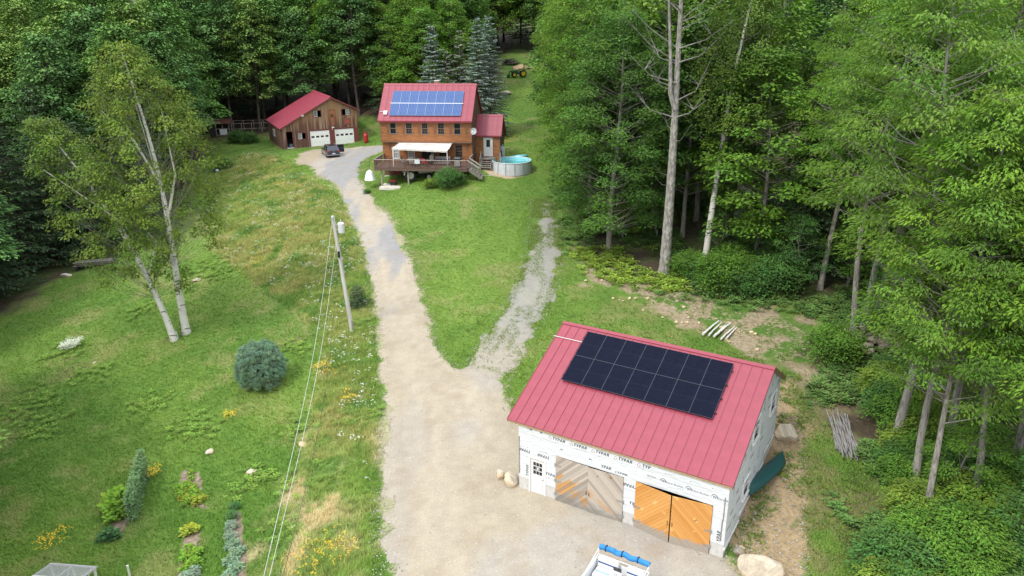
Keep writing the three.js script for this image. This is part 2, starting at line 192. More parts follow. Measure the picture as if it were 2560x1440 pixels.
// ---------------------------------------------------------------- turf, tall grass, flowers: nobody could count them
const leafGeo = (list) => { const g = new THREE.BufferGeometry(); g.setAttribute('position', new THREE.Float32BufferAttribute(list, 3)); g.computeVertexNormals(); return g; };
function tuft(seed, n, h, r, w) { const R = rand(seed), p = []; for (let i = 0; i < n; i++) { const a = R() * 6.28, q = r * Math.sqrt(R()), x = Math.cos(a) * q, z = Math.sin(a) * q, b = R() * 6.28, L = h * (0.55 + 0.6 * R()), l = 0.25 + 0.6 * R(), dx = Math.cos(b), dz = Math.sin(b), ww = w * (0.6 + 0.8 * R()); p.push(x - dz * ww, 0, z + dx * ww, x + dz * ww, 0, z - dx * ww, x + dx * L * l, L * (1 - 0.3 * l), z + dz * L * l); } return leafGeo(p); }
const grassMat = std({ roughness: 0.85, side: THREE.DoubleSide });
function scatter(name, geo, mat, n, seed, place, label, category) { // place(R) -> [x, y, z, scale, turn, [r, g, b], tilt] or null
  const R = rand(seed), m = new THREE.InstancedMesh(geo, mat, n), o = new THREE.Object3D(), c = new THREE.Color(); let k = 0;
  for (let t = 0; t < n * 6 && k < n; t++) { const q = place(R); if (!q) continue; o.position.set(q[0], q[1], q[2]); o.rotation.set((q[6] || 0) * (R() - 0.5), q[4], (q[6] || 0) * (R() - 0.5)); o.scale.setScalar(q[3]); o.updateMatrix(); m.setMatrixAt(k, o.matrix); m.setColorAt(k, c.setRGB(...q[5])); k++; }
  m.count = k; m.name = numbered(name); m.userData.kind = 'stuff'; m.castShadow = m.receiveShadow = true; scene.add(m); return tag(m, label, category);
}
const viewX = (z) => -z * 0.72 + 4;
const free = (x, z, m = 0.05) => Math.max(fDrive(x, z), fTrack(x, z)) < m - 0.1 && !inFoot(x, z) && Math.hypot(x - POOL.x, z - POOL.z) > POOL.r + 0.5 && fSand(x, z) < 0.2;
const jit = (c, R, k = 0.35) => { const t = 1 - k / 2 + k * R(); return [c[0] * t * (0.9 + 0.25 * R()), c[1] * t, c[2] * t]; };
scatter('lawn_grass', tuft(1, 10, 0.085, 0.1, 0.011), grassMat, 150000, 5, (R) => {
  const z = -24 - 116 * Math.pow(R(), 1.7), x = (R() * 2 - 1) * viewX(z); if (x > 26 || fClear(x, z) < -0.5 || !free(x, z, -0.05 + 0.35 * (R() - 0.4)) || fMeadow(x, z) > 0.5 || (fDirt(x, z) > -0.6 && R() < 0.85) || BEDS.some((B) => inPoly(x, z, B))) return null;
  const c = groundColor(x, z, 0); if (c[0] > c[1] * 0.95 && R() < 0.7) return null; return [x, gy(x, z) - 0.005, z, 0.7 + 0.8 * R(), R() * 6.28, jit([c[0] * 1.45, c[1] * 1.5, c[2] * 1.4], R), 0.3];
}, 'short mown green grass of the sloping lawn', 'grass');
scatter('track_grass', tuft(2, 9, 0.1, 0.1, 0.011), grassMat, 9000, 6, (R) => {
  const z = -44 - 34 * R(), x = -3 + 9 * R(), d = fTrack(x, z); if (d < -0.3 || fDrive(x, z) > -0.2) return null; const mid = 1 - Math.abs(d - 0.85) / 0.5, keep = Math.max(mid * 1.1, 0) + 1.2 * smoothstep(-z, 56, 74) + (d < 0.35 ? 0.8 : 0) - 0.05; if (R() > keep * smoothstep(vn(x * 1.3, z * 0.6, 91), 0.25, 0.6)) return null;
  return [x, gy(x, z) + 0.01, z, 0.6 + 0.8 * R(), R() * 6.28, jit([0.16, 0.25, 0.035], R), 0.3];
}, 'sparse grass growing through the grey gravel track', 'grass');
scatter('meadow_grass', tuft(3, 16, 0.42, 0.16, 0.011), grassMat, 70000, 7, (R) => {
  const z = -24 - 84 * Math.pow(R(), 1.3), x = -40 + 35 * R(), d = fMeadow(x, z); if (d < 0.1 + R() * 0.8 || !free(x, z, -0.2) || (fStraw(x, z) > 0 && R() < 0.55)) return null;
  const c = groundColor(x, z, 0); return [x, gy(x, z) - 0.02, z, (0.45 + 0.8 * R()) * lerp(0.6, 1, vn(x * 0.5, z * 0.5, 92)), R() * 6.28, jit([c[0] * 1.75, c[1] * 1.75, c[2] * 1.6], R, 0.5), 0.4];
}, 'tall rough meadow grass on the bank left of the driveway', 'grass');
scatter('verge_grass', tuft(4, 12, 0.15, 0.15, 0.012), grassMat, 15000, 8, (R) => {
  const z = -24 - 84 * R(), x = -32 + 56 * R(), d = Math.max(fDrive(x, z), fTrack(x, z)); if (d < -1.4 || d > -0.02 + 0.3 * (vn(x * 2, z * 2, 93) - 0.4) || inFoot(x, z) || fClear(x, z) < 0 || fSand(x, z) > 0.1) return null;
  return [x, gy(x, z) - 0.01, z, 0.4 + 0.9 * R(), R() * 6.28, jit([0.2, 0.33, 0.045], R, 0.5), 0.4];
}, 'lush longer grass along the edges of driveway and track', 'grass');
scatter('weed_tufts', tuft(9, 14, 0.13, 0.13, 0.016), grassMat, 2600, 9, (R) => {
  const side = R() < 0.55, x = side ? 10 + 8 * R() : -4 + 22 * R(), z = side ? -25 - 20 * R() : -25 - 30 * R(); if (inFoot(x, z, 0.1) || fClear(x, z) < -2 || (fDrive(x, z) > 0.3 && R() < 0.985) || vn(x * 0.9, z * 0.9, 94) < 0.5) return null;
  return [x, gy(x, z), z, 0.4 + 1.1 * R(), R() * 6.28, jit([0.13, 0.22, 0.03], R, 0.5), 0.4];
}, 'scattered green weeds on the bare sandy ground around the garage', 'weeds');

// ---------------------------------------------------------------- shared materials and building helpers
const M = {
  white: std({ color: lin(0.7, 0.7, 0.69), roughness: 0.55 }), black: std({ color: lin(0.015, 0.015, 0.016), roughness: 0.5 }), glass: new THREE.MeshPhysicalMaterial({ color: lin(0.018, 0.022, 0.026), roughness: 0.06, specularIntensity: 1 }),
  steel: std({ color: lin(0.42, 0.43, 0.44), roughness: 0.45, metalness: 0.7 }), dark: std({ color: lin(0.03, 0.028, 0.026), roughness: 0.9 }), rubber: std({ color: lin(0.02, 0.02, 0.021), roughness: 0.85 }),
};
const concreteTex = tex(512, 512, (u, v) => { const n = fbm(u * 6, v * 6, 5, 301, 6), t = 0.42 + 0.2 * n; return [t, t * 0.99, t * 0.95]; });
M.concrete = std({ map: concreteTex, roughness: 0.95 });
const roofTex = tex(512, 512, (u, v) => { const n = fbm(u * 4, v * 4, 5, 311, 4), s = fbm(u * 40, v * 2, 3, 313), k = 0.86 + 0.2 * n + 0.14 * (s - 0.5); return [0.28 * k, 0.046 * k, 0.072 * k]; });
M.roof = std({ map: roofTex, bumpMap: grey(256, 256, (u, v) => fbm(u * 6, v * 6, 2, 314, 6)), bumpScale: 0.012, roughness: 0.48, roughnessMap: grey(256, 256, (u, v) => 0.75 + 0.5 * (fbm(u * 5, v * 5, 4, 312, 5) - 0.5)) });
const rawWoodTex = tex(256, 512, (u, v) => { const n = fbm(u * 24, v * 3, 4, 321), t = 0.7 + 0.6 * (n - 0.5); return [0.5 * t, 0.36 * t, 0.22 * t]; });
M.rawWood = std({ map: rawWoodTex, roughness: 0.85 });
const greyWoodTex = tex(256, 512, (u, v) => { const n = fbm(u * 32, v * 3, 4, 331), t = 0.75 + 0.7 * (n - 0.5); return [0.3 * t, 0.28 * t, 0.25 * t]; });
M.greyWood = std({ map: greyWoodTex, roughness: 0.9 });
function prism(zy, x0, x1) { return extrude(zy.map(([z, y]) => [-z, y]), x1 - x0).rotateY(PI / 2).translate(x0, 0, 0); } // an outline in z, y pulled along x
function plate(pts, holes, t, z) { // an upright plate in x, y with holes, its front face at z
  const s = new THREE.Shape(pts.map((p) => new THREE.Vector2(...p))); for (const [a, b, c, d] of holes) s.holes.push(new THREE.Path([[a, c], [b, c], [b, d], [a, d]].map((p) => new THREE.Vector2(...p))));
  return new THREE.ExtrudeGeometry(s, { depth: t, bevelEnabled: false }).translate(0, 0, z - t);
}
const frameOf = (x0, x1, y0, y1, w, z0, z1) => [bx(x0 - w, x1 + w, y1, y1 + w, z0, z1), bx(x0 - w, x1 + w, y0 - w, y0, z0, z1), bx(x0 - w, x0, y0, y1, z0, z1), bx(x1, x1 + w, y0, y1, z0, z1)];
// a sash window: frame (the part) with pane and glazing bars under it; built facing +z at z, then turned if asked
function sash(parent, x0, x1, y0, y1, z, { mat = M.white, glass = M.glass, w = 0.06, cols = 3, rows = 4, bars = true, turn, at, label } = {}) {
  const f = part('window', [frameOf(x0, x1, y0, y1, w, z - 0.08, z + 0.035), bx(x0 - w - 0.03, x1 + w + 0.03, y0 - w - 0.03, y0 - w, z - 0.02, z + 0.07)], mat, parent, label);
  part('pane', bx(x0, x1, y0, y1, z - 0.07, z - 0.055), glass, f);
  const mid = (y0 + y1) / 2, g = [bx(x0, x1, mid - 0.025, mid + 0.025, z - 0.055, z - 0.02)];
  if (bars) { for (let i = 1; i < cols; i++) { const x = lerp(x0, x1, i / cols); g.push(bx(x - 0.011, x + 0.011, y0, mid - 0.025, z - 0.055, z - 0.03), bx(x - 0.011, x + 0.011, mid + 0.025, y1, z - 0.055, z - 0.03)); } for (let i = 1; i < rows; i++) if (i * 2 !== rows) { const y = lerp(y0, y1, i / rows); g.push(bx(x0, x1, y - 0.011, y + 0.011, z - 0.055, z - 0.032)); } }
  part('glazing_bar', g, mat, f);
  if (at) { f.position.set(...at); f.rotation.y = turn; }
  return f;
}
function roofSlope(parent, x0, n, w, y0, z0, L, s, mat = M.roof, face = 1) { // standing-seam panels, each a piece, laid up the slope from the eave at (y0, z0)
  const g = merge([bx(0.003, w - 0.003, 0, L, 0, 0.012), bx(-0.009, 0.009, 0, L, 0.0, 0.042), bx(0.003, w - 0.003, -0.02, 0, -0.05, 0.012)]);
  for (let i = 0; i < n; i++) { const m = part('roof_panel', g, mat, parent); m.position.set(face > 0 ? x0 + i * w : x0 + (i + 1) * w, y0, z0); m.rotation.set(s - PI / 2, face > 0 ? 0 : PI, 0, 'YXZ'); }
}
function clap(x0, x1, y0, y1, z, holes, c = 0.11) { // lapped boards between the openings
  const out = [];
  for (let y = y0; y < y1 - 0.01; y += c) {
    const t = Math.min(y + c, y1); let spans = [[x0, x1]];
    for (const [a, b, h0, h1] of holes) if (t > h0 + 0.01 && y < h1 - 0.01) spans = spans.flatMap(([p, q]) => (b <= p || a >= q ? [[p, q]] : [[p, Math.max(p, a)], [Math.min(q, b), q]].filter(([m, n]) => n - m > 0.01)));
    for (const [p, q] of spans) { const g = bx(p, q, y, t + 0.008, z - 0.02, z + 0.022), P = g.attributes.position; for (let i = 0; i < P.count; i++) if (P.getY(i) > t && P.getZ(i) > z) P.setZ(i, z + 0.006); out.push(g); }
  }
  return out;
}
const stuffPart = (m) => { m.userData.kind = 'stuff'; return m; };

// ---------------------------------------------------------------- the garage in white house wrap
{
  const G = thing('garage', 'white wrapped unfinished garage with red metal roof and black solar panels', 'garage', [GAR.x, 0, GAR.z], -GAR.yaw), W = 10.79, D = 8.7, s = 0.46365;
  const inkWord = (c, t, x, y, h, rot, color = '#23282c', skew = -0.16) => { c.save(); c.translate(x, y); c.rotate(rot); c.transform(1, 0, skew, 1, 0, 0); c.fillStyle = color; c.font = 'bold ' + h + 'px sans-serif'; c.textAlign = 'center'; c.textBaseline = 'middle'; c.fillText(t, 0, 0); c.restore(); };
  const PX = 2048 / W;
  const wrapFront = canvasTex(2048, 760, (c, w, h) => {
    const at = (x, y) => [x * PX, h - y * PX]; c.fillStyle = '#e4e8ec'; c.fillRect(0, 0, w, h);
    const R = rand(4); for (let i = 0; i < 900; i++) { c.fillStyle = R() < 0.5 ? 'rgba(255,255,255,0.25)' : 'rgba(196,206,216,0.25)'; c.fillRect(R() * w, R() * h, 3 + R() * 60, 1 + R() * 2); }
    const word = (t, x, y, hh, r = 0, col) => inkWord(c, t, ...at(x, y), hh * PX, r, col), small = (x, y, n = 0.5, r = 0) => { c.save(); c.translate(...at(x, y)); c.rotate(r); c.fillStyle = '#39434a'; c.fillRect(-n * PX * 0.62, -3, 7, 7); c.fillStyle = '#9aa3aa'; for (let q = 0; q < 9; q++) c.fillRect(-n * PX * 0.5 + (q * n * PX) / 9, -2, (n * PX) / 12, 3); c.restore(); };
    const home = (x, y) => { const [X, Y] = at(x, y); c.strokeStyle = '#a3565c'; c.lineWidth = 3; c.beginPath(); c.moveTo(X - 16, Y); c.lineTo(X, Y - 17); c.lineTo(X + 16, Y); c.moveTo(X - 12, Y - 2); c.lineTo(X - 12, Y + 14); c.lineTo(X + 12, Y + 14); c.lineTo(X + 12, Y - 2); c.stroke(); };
    for (const [x, t] of [[2.32, 'TYPAR'], [3.5, 'TYPAR'], [4.68, 'TYPAR'], [5.86, 'TYPAR'], [6.92, 'TYP']]) { word(t, x, 3.66, 0.24); home(x - (t.length > 3 ? 0.5 : 0.38), 3.64); small(x + 0.12, 3.46); }
    for (const x of [8.1, 9.3, 10.3]) small(x, 3.6, 0.45);
    word('TYPAR', 0.34, 2.44, 0.23, PI); word('TYPAR', 1.45, 2.44, 0.23, PI); small(0.3, 2.68, 0.4, PI); small(1.4, 2.68, 0.4, PI); word('TYPAR', 0.51, 1.3, 0.22, -PI / 2); word('TYPAR', 1.93, 1.5, 0.23); small(2.0, 1.28, 0.4);
    word('YPAR', 4.9, 2.95, 0.22); word('TYPAR', 5.68, 2.9, 0.22); c.fillStyle = '#e4e8ec'; c.fillRect(...at(5.2, 3.05), 180, 22); word('TYPAR', 6.16, 2.36, 0.24, PI); word('TYPAR', 6.52, 1.4, 0.24); word('R', 0.72, 3.78, 0.22, -PI / 2); word('AR', 1.31, 3.84, 0.2, PI / 2);
    word('T', 2.5, 3.17, 0.2, -PI / 2); word('T', 4.07, 3.12, 0.2, -PI / 2); word('YPAR', 10.52, 1.2, 0.24, -PI / 2); word('TY', 10.1, 2.9, 0.0001);
    for (const x of [7.76, 8.97, 10.17]) { const [X, Y] = at(x, 3.2); c.strokeStyle = '#465158'; c.lineWidth = 5; c.beginPath(); c.arc(X, Y + 4, 25, PI * 0.95, PI * 2.05); c.stroke(); inkWord(c, 'W', X, Y + 4, 32, 0, '#55636b', 0); inkWord(c, 'Ware-Butler', X + 100, Y + 6, 29, 0, '#7d888f', 0); }
    inkWord(c, 'Butler', ...at(7.2, 3.22), 28, 0, '#7d888f', 0);
    c.strokeStyle = 'rgba(90,100,106,0.8)'; c.lineWidth = 2; c.beginPath(); c.moveTo(...at(0.7, 3.3)); c.lineTo(...at(0.95, 3.28)); c.moveTo(...at(0.55, 3.9)); c.lineTo(...at(0.55, 3.65)); c.moveTo(...at(1.2, 3.35)); c.lineTo(...at(1.45, 3.38)); c.stroke();
    c.strokeStyle = 'rgba(150,160,168,0.9)'; c.beginPath(); for (const y of [2.12, 3.45]) { c.moveTo(...at(0, y)); c.lineTo(...at(W, y + 0.03)); } c.stroke();
  });
  wrapFront.wrapS = wrapFront.wrapT = THREE.ClampToEdgeWrapping; wrapFront.repeat.set(1 / W, PX / 760);
  const crease = grey(1024, 512, (u, v) => { const a = fbm(u * 20 + 3 * fbm(u * 6, v * 3, 2, 402), v * 6, 3, 401), b = Math.abs(fbm(u * 9, v * 14, 4, 403) - 0.5) * 2; return clamp(0.5 * a + 0.5 * Math.pow(1 - b, 3), 0, 1); }); crease.repeat.set(1 / 8, 1 / 4);
  const wrapMat = (map) => std({ map, color: lin(0.82, 0.82, 0.82), bumpMap: crease, bumpScale: 0.035, roughness: 0.6 });
  const Y0 = 0.8, notch = [[0, Y0], [0.65, Y0], [0.65, 2.13], [1.55, 2.13], [1.55, Y0], [2.18, Y0], [2.18, 2.72], [5.83, 2.72], [5.83, Y0], [6.45, Y0], [6.45, 2.72], [10.15, 2.72], [10.15, Y0], [W, Y0], [W, 3.93], [0, 3.93]];
  part('wall', plate(notch, [], 0.14, 0), wrapMat(wrapFront), G, 'white house wrap printed with dark lettering on the front');
  const wrapSide = canvasTex(2048, 1400, (c, w, h) => {
    c.fillStyle = '#dfe4ea'; c.fillRect(0, 0, w, h); const R = rand(14), p = w / D; for (let i = 0; i < 700; i++) { c.fillStyle = R() < 0.5 ? 'rgba(255,255,255,0.25)' : 'rgba(190,200,212,0.25)'; c.fillRect(R() * w, R() * h, 3 + R() * 60, 1 + R() * 2); }
    for (let r = 0; r < 9; r++) for (let q = 0; q < 9; q++) if (R() < 0.72) inkWord(c, ['TYPAR', 'TYPAR', 'YPAR', 'TYP', 'PAR'][(R() * 5) | 0], (q + 0.35 + 0.3 * (r % 2) + 0.15 * R()) * p * 0.98, (r + 0.5) * 0.66 * p, 0.23 * p, [0, 0, PI / 2, -PI / 2, PI][(R() * 5) | 0]);
    c.strokeStyle = 'rgba(120,132,140,0.9)'; c.lineWidth = 3; for (const y of [420, 980]) { c.beginPath(); c.moveTo(0, y); c.lineTo(w, y + 8); c.stroke(); }
  });
  wrapSide.wrapS = wrapSide.wrapT = THREE.ClampToEdgeWrapping; wrapSide.repeat.set(1 / D, 1 / 5.95); wrapSide.offset.set(0, -0.18);
  const sideMat = wrapMat(wrapSide), gable = [[0, 0.62], [2.3, 0.66], [2.32, 0.98], [4.6, 1.05], [4.62, 1.45], [6.6, 1.5], [6.62, 2.05], [D, 2.1], [D, 5.42], [6.1, 6.98], [0, 3.93]];
  const winS = [[3.5, 4.5, 4.2, 5.2], [6.85, 7.85, 4.12, 5.05], [2.55, 3.5, 1.62, 2.5]];
  const right = part('wall', plate(gable, winS, 0.14, 0), sideMat, G, 'white house wrap with scattered print on the gable end'); right.position.set(W + 0.002, 0, -0.14); right.rotation.y = PI / 2;
  for (const [a, b, c, d] of winS) sash(G, a, b, c, d, 0.02, { bars: false, w: 0.08, at: [W + 0.002, 0, -0.14], turn: PI / 2 });
  part('wall', prism([[-0.142, 0.5], [-D, 0.5], [-D, 5.42], [-6.1, 6.98], [-0.142, 3.99]], 0, 0.14), sideMat, G); part('wall', bx(0.14, W - 0.14, 0.6, 5.35, -D, -D + 0.14), sideMat, G);
  for (const [a, b] of [[0, 0.65], [1.55, 2.18], [5.83, 6.45], [10.15, W]]) part('foundation', bx(a + 0.01, b - 0.005, -0.8, Y0 - 0.002, -0.27, -0.02), M.concrete, G);
  part('foundation', [bx(W - 0.26, W - 0.02, -0.8, 0.6, -2.3, -0.272), bx(W - 0.26, W - 0.02, -0.8, 1.0, -4.6, -2.301), bx(W - 0.26, W - 0.02, -0.8, 1.45, -6.6, -4.601), bx(W - 0.26, W - 0.02, -0.8, 2.06, -D, -6.601), bx(0, 0.2, -0.8, 0.5, -D, -0.3), bx(0.2, W - 0.27, -0.8, 0.6, -D, -D + 0.2)], M.concrete, G);
  part('floor', bx(0.2, W - 0.3, -0.3, -0.06, -D + 0.2, -0.28), M.concrete, G);
  for (const g of [bx(0.02, 0.06, 1.0, 3.2, 0.002, 0.03), bx(10.6, 10.64, 1.0, 2.1, 0.002, 0.04), bx(10.63, 10.67, 2.1, 3.33, 0.002, 0.03)]) part('batten', g, M.greyWood, G);
  part('sill_flap', [bx(W - 0.02, W + 0.05, 0.54, 0.62, -2.4, 0.03), bx(W + 0.003, W + 0.05, 0.9, 0.98, -4.7, -2.32), bx(W + 0.003, W + 0.05, 1.37, 1.45, -6.7, -4.62), bx(W + 0.003, W + 0.05, 1.98, 2.05, -D, -6.62)], M.white, G);
  // roof: boards under standing-seam metal
  const yE = 4.03, zE = 0.077, run = 6.2, yR = yE + run * Math.tan(s), zR = zE - run, zB = -9.3, yB = 5.23;
  part('roof_deck', [prism([[zE, yE - 0.01], [zR, yR - 0.01], [zR, yR - 0.17], [zE, yE - 0.14]], -0.62, 10.92), prism([[zR, yR - 0.01], [zB, yB], [zB, yB - 0.17], [zR, yR - 0.17]], -0.62, 10.92)], M.rawWood, G);
  part('fascia', bx(-0.6, 10.9, yE - 0.16, yE - 0.03, zE - 0.035, zE - 0.003), std({ map: tex(512, 128, (u, v) => { const n = fbm(u * 40, v * 2, 4, 411), o = smoothstep(fbm(u * 12, v, 3, 412), 0.48, 0.6); return mix3([0.56 + 0.2 * n, 0.5 + 0.2 * n, 0.46], [0.5, 0.27, 0.1], o * 0.8); }), roughness: 0.8 }), G);
  roofSlope(G, -0.64, 22, 11.58 / 22, yE + 0.004, zE, 6.93, s);
  { const sb = Math.atan2(yR - yB, zR - zB), Lb = Math.hypot(yR - yB, zR - zB); roofSlope(G, -0.64, 22, 11.58 / 22, yB + 0.006, zB, Lb, sb, M.roof, -1); }
  part('ridge_cap', [prism([[zR + 0.17, yR - 0.02], [zR, yR + 0.07], [zR - 0.17, yR - 0.05], [zR - 0.17, yR - 0.08], [zR, yR + 0.045], [zR + 0.17, yR - 0.05]], -0.66, 10.96)], M.roof, G);
  for (const x of [10.923, -0.645]) part('rake_board', prism([[zE, yE + 0.02], [zR, yR + 0.02], [zR, yR - 0.16], [zE, yE - 0.14]], x, x + 0.022), M.roof, G);
  part('rake_board', [prism([[zR, yR + 0.02], [zB, yB + 0.02], [zB, yB - 0.18], [zR, yR - 0.16]], 10.923, 10.95)], std({ map: rawWoodTex, color: lin(0.6, 0.55, 0.5) }), G);
  // fourteen black modules on rails
  const cellTex = tex(1024, 1024, (u, v) => { const cx = (u * 6) % 1, cy = (v * 18) % 1, e = Math.min(cx, 1 - cx) < 0.02 || Math.min(cy, 1 - cy) < 0.05, bus = (u * 60) % 1 < 0.12, mid = Math.abs(v - 0.5) < 0.004, n = 0.85 + 0.3 * vn(Math.floor(u * 6), Math.floor(v * 18), 421), k = e ? 0.6 : bus ? 1.25 : 1; return mid ? [0.02, 0.022, 0.03] : [0.006 * n * k, 0.008 * n * k, 0.02 * n * k]; });
  const cells = new THREE.MeshPhysicalMaterial({ map: cellTex, roughness: 0.3, specularIntensity: 0.1 }), frameM = std({ color: lin(0.05, 0.06, 0.08), roughness: 0.35 });
  const pw = 8 / 7 - 0.008, ph = 1.727, fr = merge([frameOf(0.009, pw - 0.009, 0.009, ph - 0.009, 0.009, 0, 0.036)]), gl = new THREE.BoxGeometry(pw - 0.018, ph - 0.018, 0.02).translate(pw / 2, ph / 2, 0.018);
  const onRoof = (m, x, L, up) => { m.position.set(x, yE + L * Math.sin(s) + up * Math.cos(s), zE - L * Math.cos(s) + up * Math.sin(s)); m.rotation.x = s - PI / 2; return m; };
  for (let r = 0; r < 2; r++) for (let k = 0; k < 7; k++) { const f = onRoof(part('solar_panel', fr, frameM, G), -0.64 + 1.7 + k * (8 / 7), 3.06 + r * 1.735, 0.13); part('solar_cells', gl, cells, f); }
  const rail = bx(-0.09, 8.09, -0.02, 0.02, 0, 0.06); for (const L of [3.45, 4.35, 5.2, 6.1]) onRoof(part('mounting_rail', rail, M.black, G), 1.06, L, 0.055);
  onRoof(part('conduit', [bar([-0.14, 0, 0.05], [1.75, 0, 0.05], 0.022)], std({ color: lin(0.62, 0.62, 0.6), roughness: 0.5 }), G), -0.6, 5.8, 0);
  // the small white door with nine panes
  { const d = part('door', [plate([[0.71, 0.06], [1.49, 0.06], [1.49, 2.07], [0.71, 2.07]], [0, 1, 2].flatMap((i) => [0, 1, 2].map((j) => [0.84 + i * 0.18, 1.0 + i * 0.18, 1.2 + j * 0.25, 1.42 + j * 0.25])), 0.05, -0.03)], M.white, G, 'white entry door with a nine pane window');
    part('door_frame', [bx(0.6, 0.7, 0, 2.13, -0.1, 0.03), bx(1.5, 1.6, 0, 2.13, -0.1, 0.03), bx(0.6, 1.6, 2.131, 2.22, -0.1, 0.03), bx(0.7, 1.5, -0.05, 0.04, -0.14, 0.05)], M.white, d);
    for (let i = 0; i < 3; i++) for (let j = 0; j < 3; j++) part('pane', bx(0.835 + i * 0.18, 1.005 + i * 0.18, 1.195 + j * 0.25, 1.425 + j * 0.25, -0.065, -0.05), M.glass, d);
    part('handle', [cyl(0.03, 0.03, 0.02, 10).rotateX(PI / 2).translate(1.42, 1.0, -0.03), rb(0.11, 0.02, 0.02, 0.008, 1.38, 1.0, 0.01)], M.steel, d);
    part('raised_panel', [[0.8, 1.06], [1.14, 1.4]].map(([a, b]) => rb(b - a, 0.75, 0.02, 0.008, (a + b) / 2, 0.6, -0.024)), M.white, d); part('paper_notice', bx(1.06, 1.14, 1.48, 1.63, -0.048, -0.045), std({ color: lin(0.7, 0.72, 0.72) }), d); }
  part('step', bx(0.5, 1.7, -0.3, -0.02, -0.1, 0.28), M.greyWood, G);
  // four leaves of diagonal planks
  const lw = 1.825, lh = 2.72;
  function clip(poly, nx, ny, d) { const out = []; poly.forEach((a, i) => { const b = poly[(i + 1) % poly.length], da = a[0] * nx + a[1] * ny - d, db = b[0] * nx + b[1] * ny - d; if (da <= 0) out.push(a); if (da * db < 0) { const t = da / (da - db); out.push([a[0] + (b[0] - a[0]) * t, a[1] + (b[1] - a[1]) * t]); } }); return out; }
  const leafTex = (seed, dir, fresh) => canvasTex(560, 832, (c, w, h) => {
    const R = rand(seed), p = 304, id = c.createImageData(w, h);
    for (let j = 0; j < h; j++) for (let i = 0; i < w; i++) {
      const x = i / p, y = (h - j) / p, t = (x * -dir + y) * 0.7071, l = (x + y * dir) * 0.7071, k = Math.floor(t / 0.15 + 40), n = hash(k, 7, seed), g = vn(t * 90 + k * 7, l * 2.2, seed) * 0.6 + vn(t * 220, l * 5, seed + 1) * 0.4, kx = vn(l * 2.2 + k * 3.3, k * 1.7, seed + 3), wob = fbm(x * 3, y * 3, 3, seed + 5);
      let col; const old = fresh ? smoothstep(0.62 + (wob - 0.5) * 0.5 + (n - 0.5) * 0.1 - y, -0.05, 0.22) : 1;
      const pine = mix3([0.5, 0.2, 0.035], [0.68, 0.36, 0.11], n * 0.6 + g * 0.4), sil = mix3([0.25, 0.23, 0.2], [0.46, 0.43, 0.39], n * 0.55 + g * 0.45);
      if (fresh) col = mix3(pine, mix3([0.27, 0.245, 0.21], [0.38, 0.35, 0.31], g), old * 0.95);
      else { const band = dir > 0 ? smoothstep(0.5 - Math.abs(y - 0.95 - (x - 0.8) * -0.25) + (wob - 0.5) * 1.1 + (n - 0.5) * 0.7, 0.1, 0.45) : smoothstep(0.28 - Math.abs(y - 1.25 + x * 0.55) + (wob - 0.5) * 0.7 + (n - 0.5) * 0.4, 0.1, 0.4) * 0.6; col = mix3(mix3(sil, [0.52, 0.44, 0.36], smoothstep(y, 0.6, 0.9) * (0.35 + 0.4 * n)), mix3([0.42, 0.2, 0.06], [0.6, 0.36, 0.15], g), band); col = mix3(col, [0.24, 0.225, 0.2], smoothstep(0.55 + (wob - 0.5) * 0.6 - y, 0, 0.2) * 0.8); if (hash(k, 9, seed) < 0.2) col = mix3(col, [0.2, 0.18, 0.16], 0.5); }
      if (kx > 0.86 && fresh && old < 0.5) col = mix3(col, [0.78, 0.5, 0.22], 0.6); if (kx > 0.95) col = mix3(col, [0.25, 0.1, 0.03], 0.7);
      const o = (j * w + i) * 4; for (let q = 0; q < 3; q++) id.data[o + q] = clamp(toSRGB(col[q]), 0, 255); id.data[o + 3] = 255;
    }
    c.putImageData(id, 0, 0);
  });
  function leaf(hx, swing, dir, fresh, seed, label) { // hinged at hx; dir 1: left leaf, -1: right leaf
    const t = leafTex(seed, dir, fresh); t.repeat.set(1 / lw, 1 / (832 / 304)); t.wrapS = t.wrapT = THREE.RepeatWrapping; const m = std({ map: t, roughness: 0.75 });
    const d = part('barn_door', [bx(0.02, lw - 0.02, 0.1, 0.25, -0.06, -0.003), bx(0.02, lw - 0.02, 2.4, 2.55, -0.06, -0.003), bx(0.02, lw - 0.02, 1.3, 1.42, -0.06, -0.003), bx(0.03, 0.13, 0.1, 2.55, -0.058, -0.004), bx(lw - 0.13, lw - 0.03, 0.1, 2.55, -0.058, -0.004), bx(0.01, lw - 0.01, 0.02, lh - 0.02, -0.02, -0.004)].map((g) => (dir < 0 ? g.translate(-lw, 0, 0) : g)), M.greyWood, G, label);
    d.position.set(hx, 0.0, 0.02); d.rotation.y = dir > 0 ? -swing : swing;
    const R = rand(seed + 50), o = dir > 0 ? 0 : -lw;
    for (let k = -14; k < 22; k++) {
      let poly = [[0, 0], [lw, 0], [lw, lh], [0, lh]]; const nx = -dir * 0.7071, ny = 0.7071, a = k * 0.15 + 0.003, b = (k + 1) * 0.15 - 0.003;
      poly = clip(clip(poly, nx, ny, b), -nx, -ny, -a); if (poly.length < 3) continue; let ar = 0; poly.forEach((p, i) => { const q = poly[(i + 1) % poly.length]; ar += p[0] * q[1] - q[0] * p[1]; }); if (ar < 0.02) continue;
      part('plank', extrude(poly, 0.022 + 0.006 * R()).translate(o, 0, 0), m, d);
    }
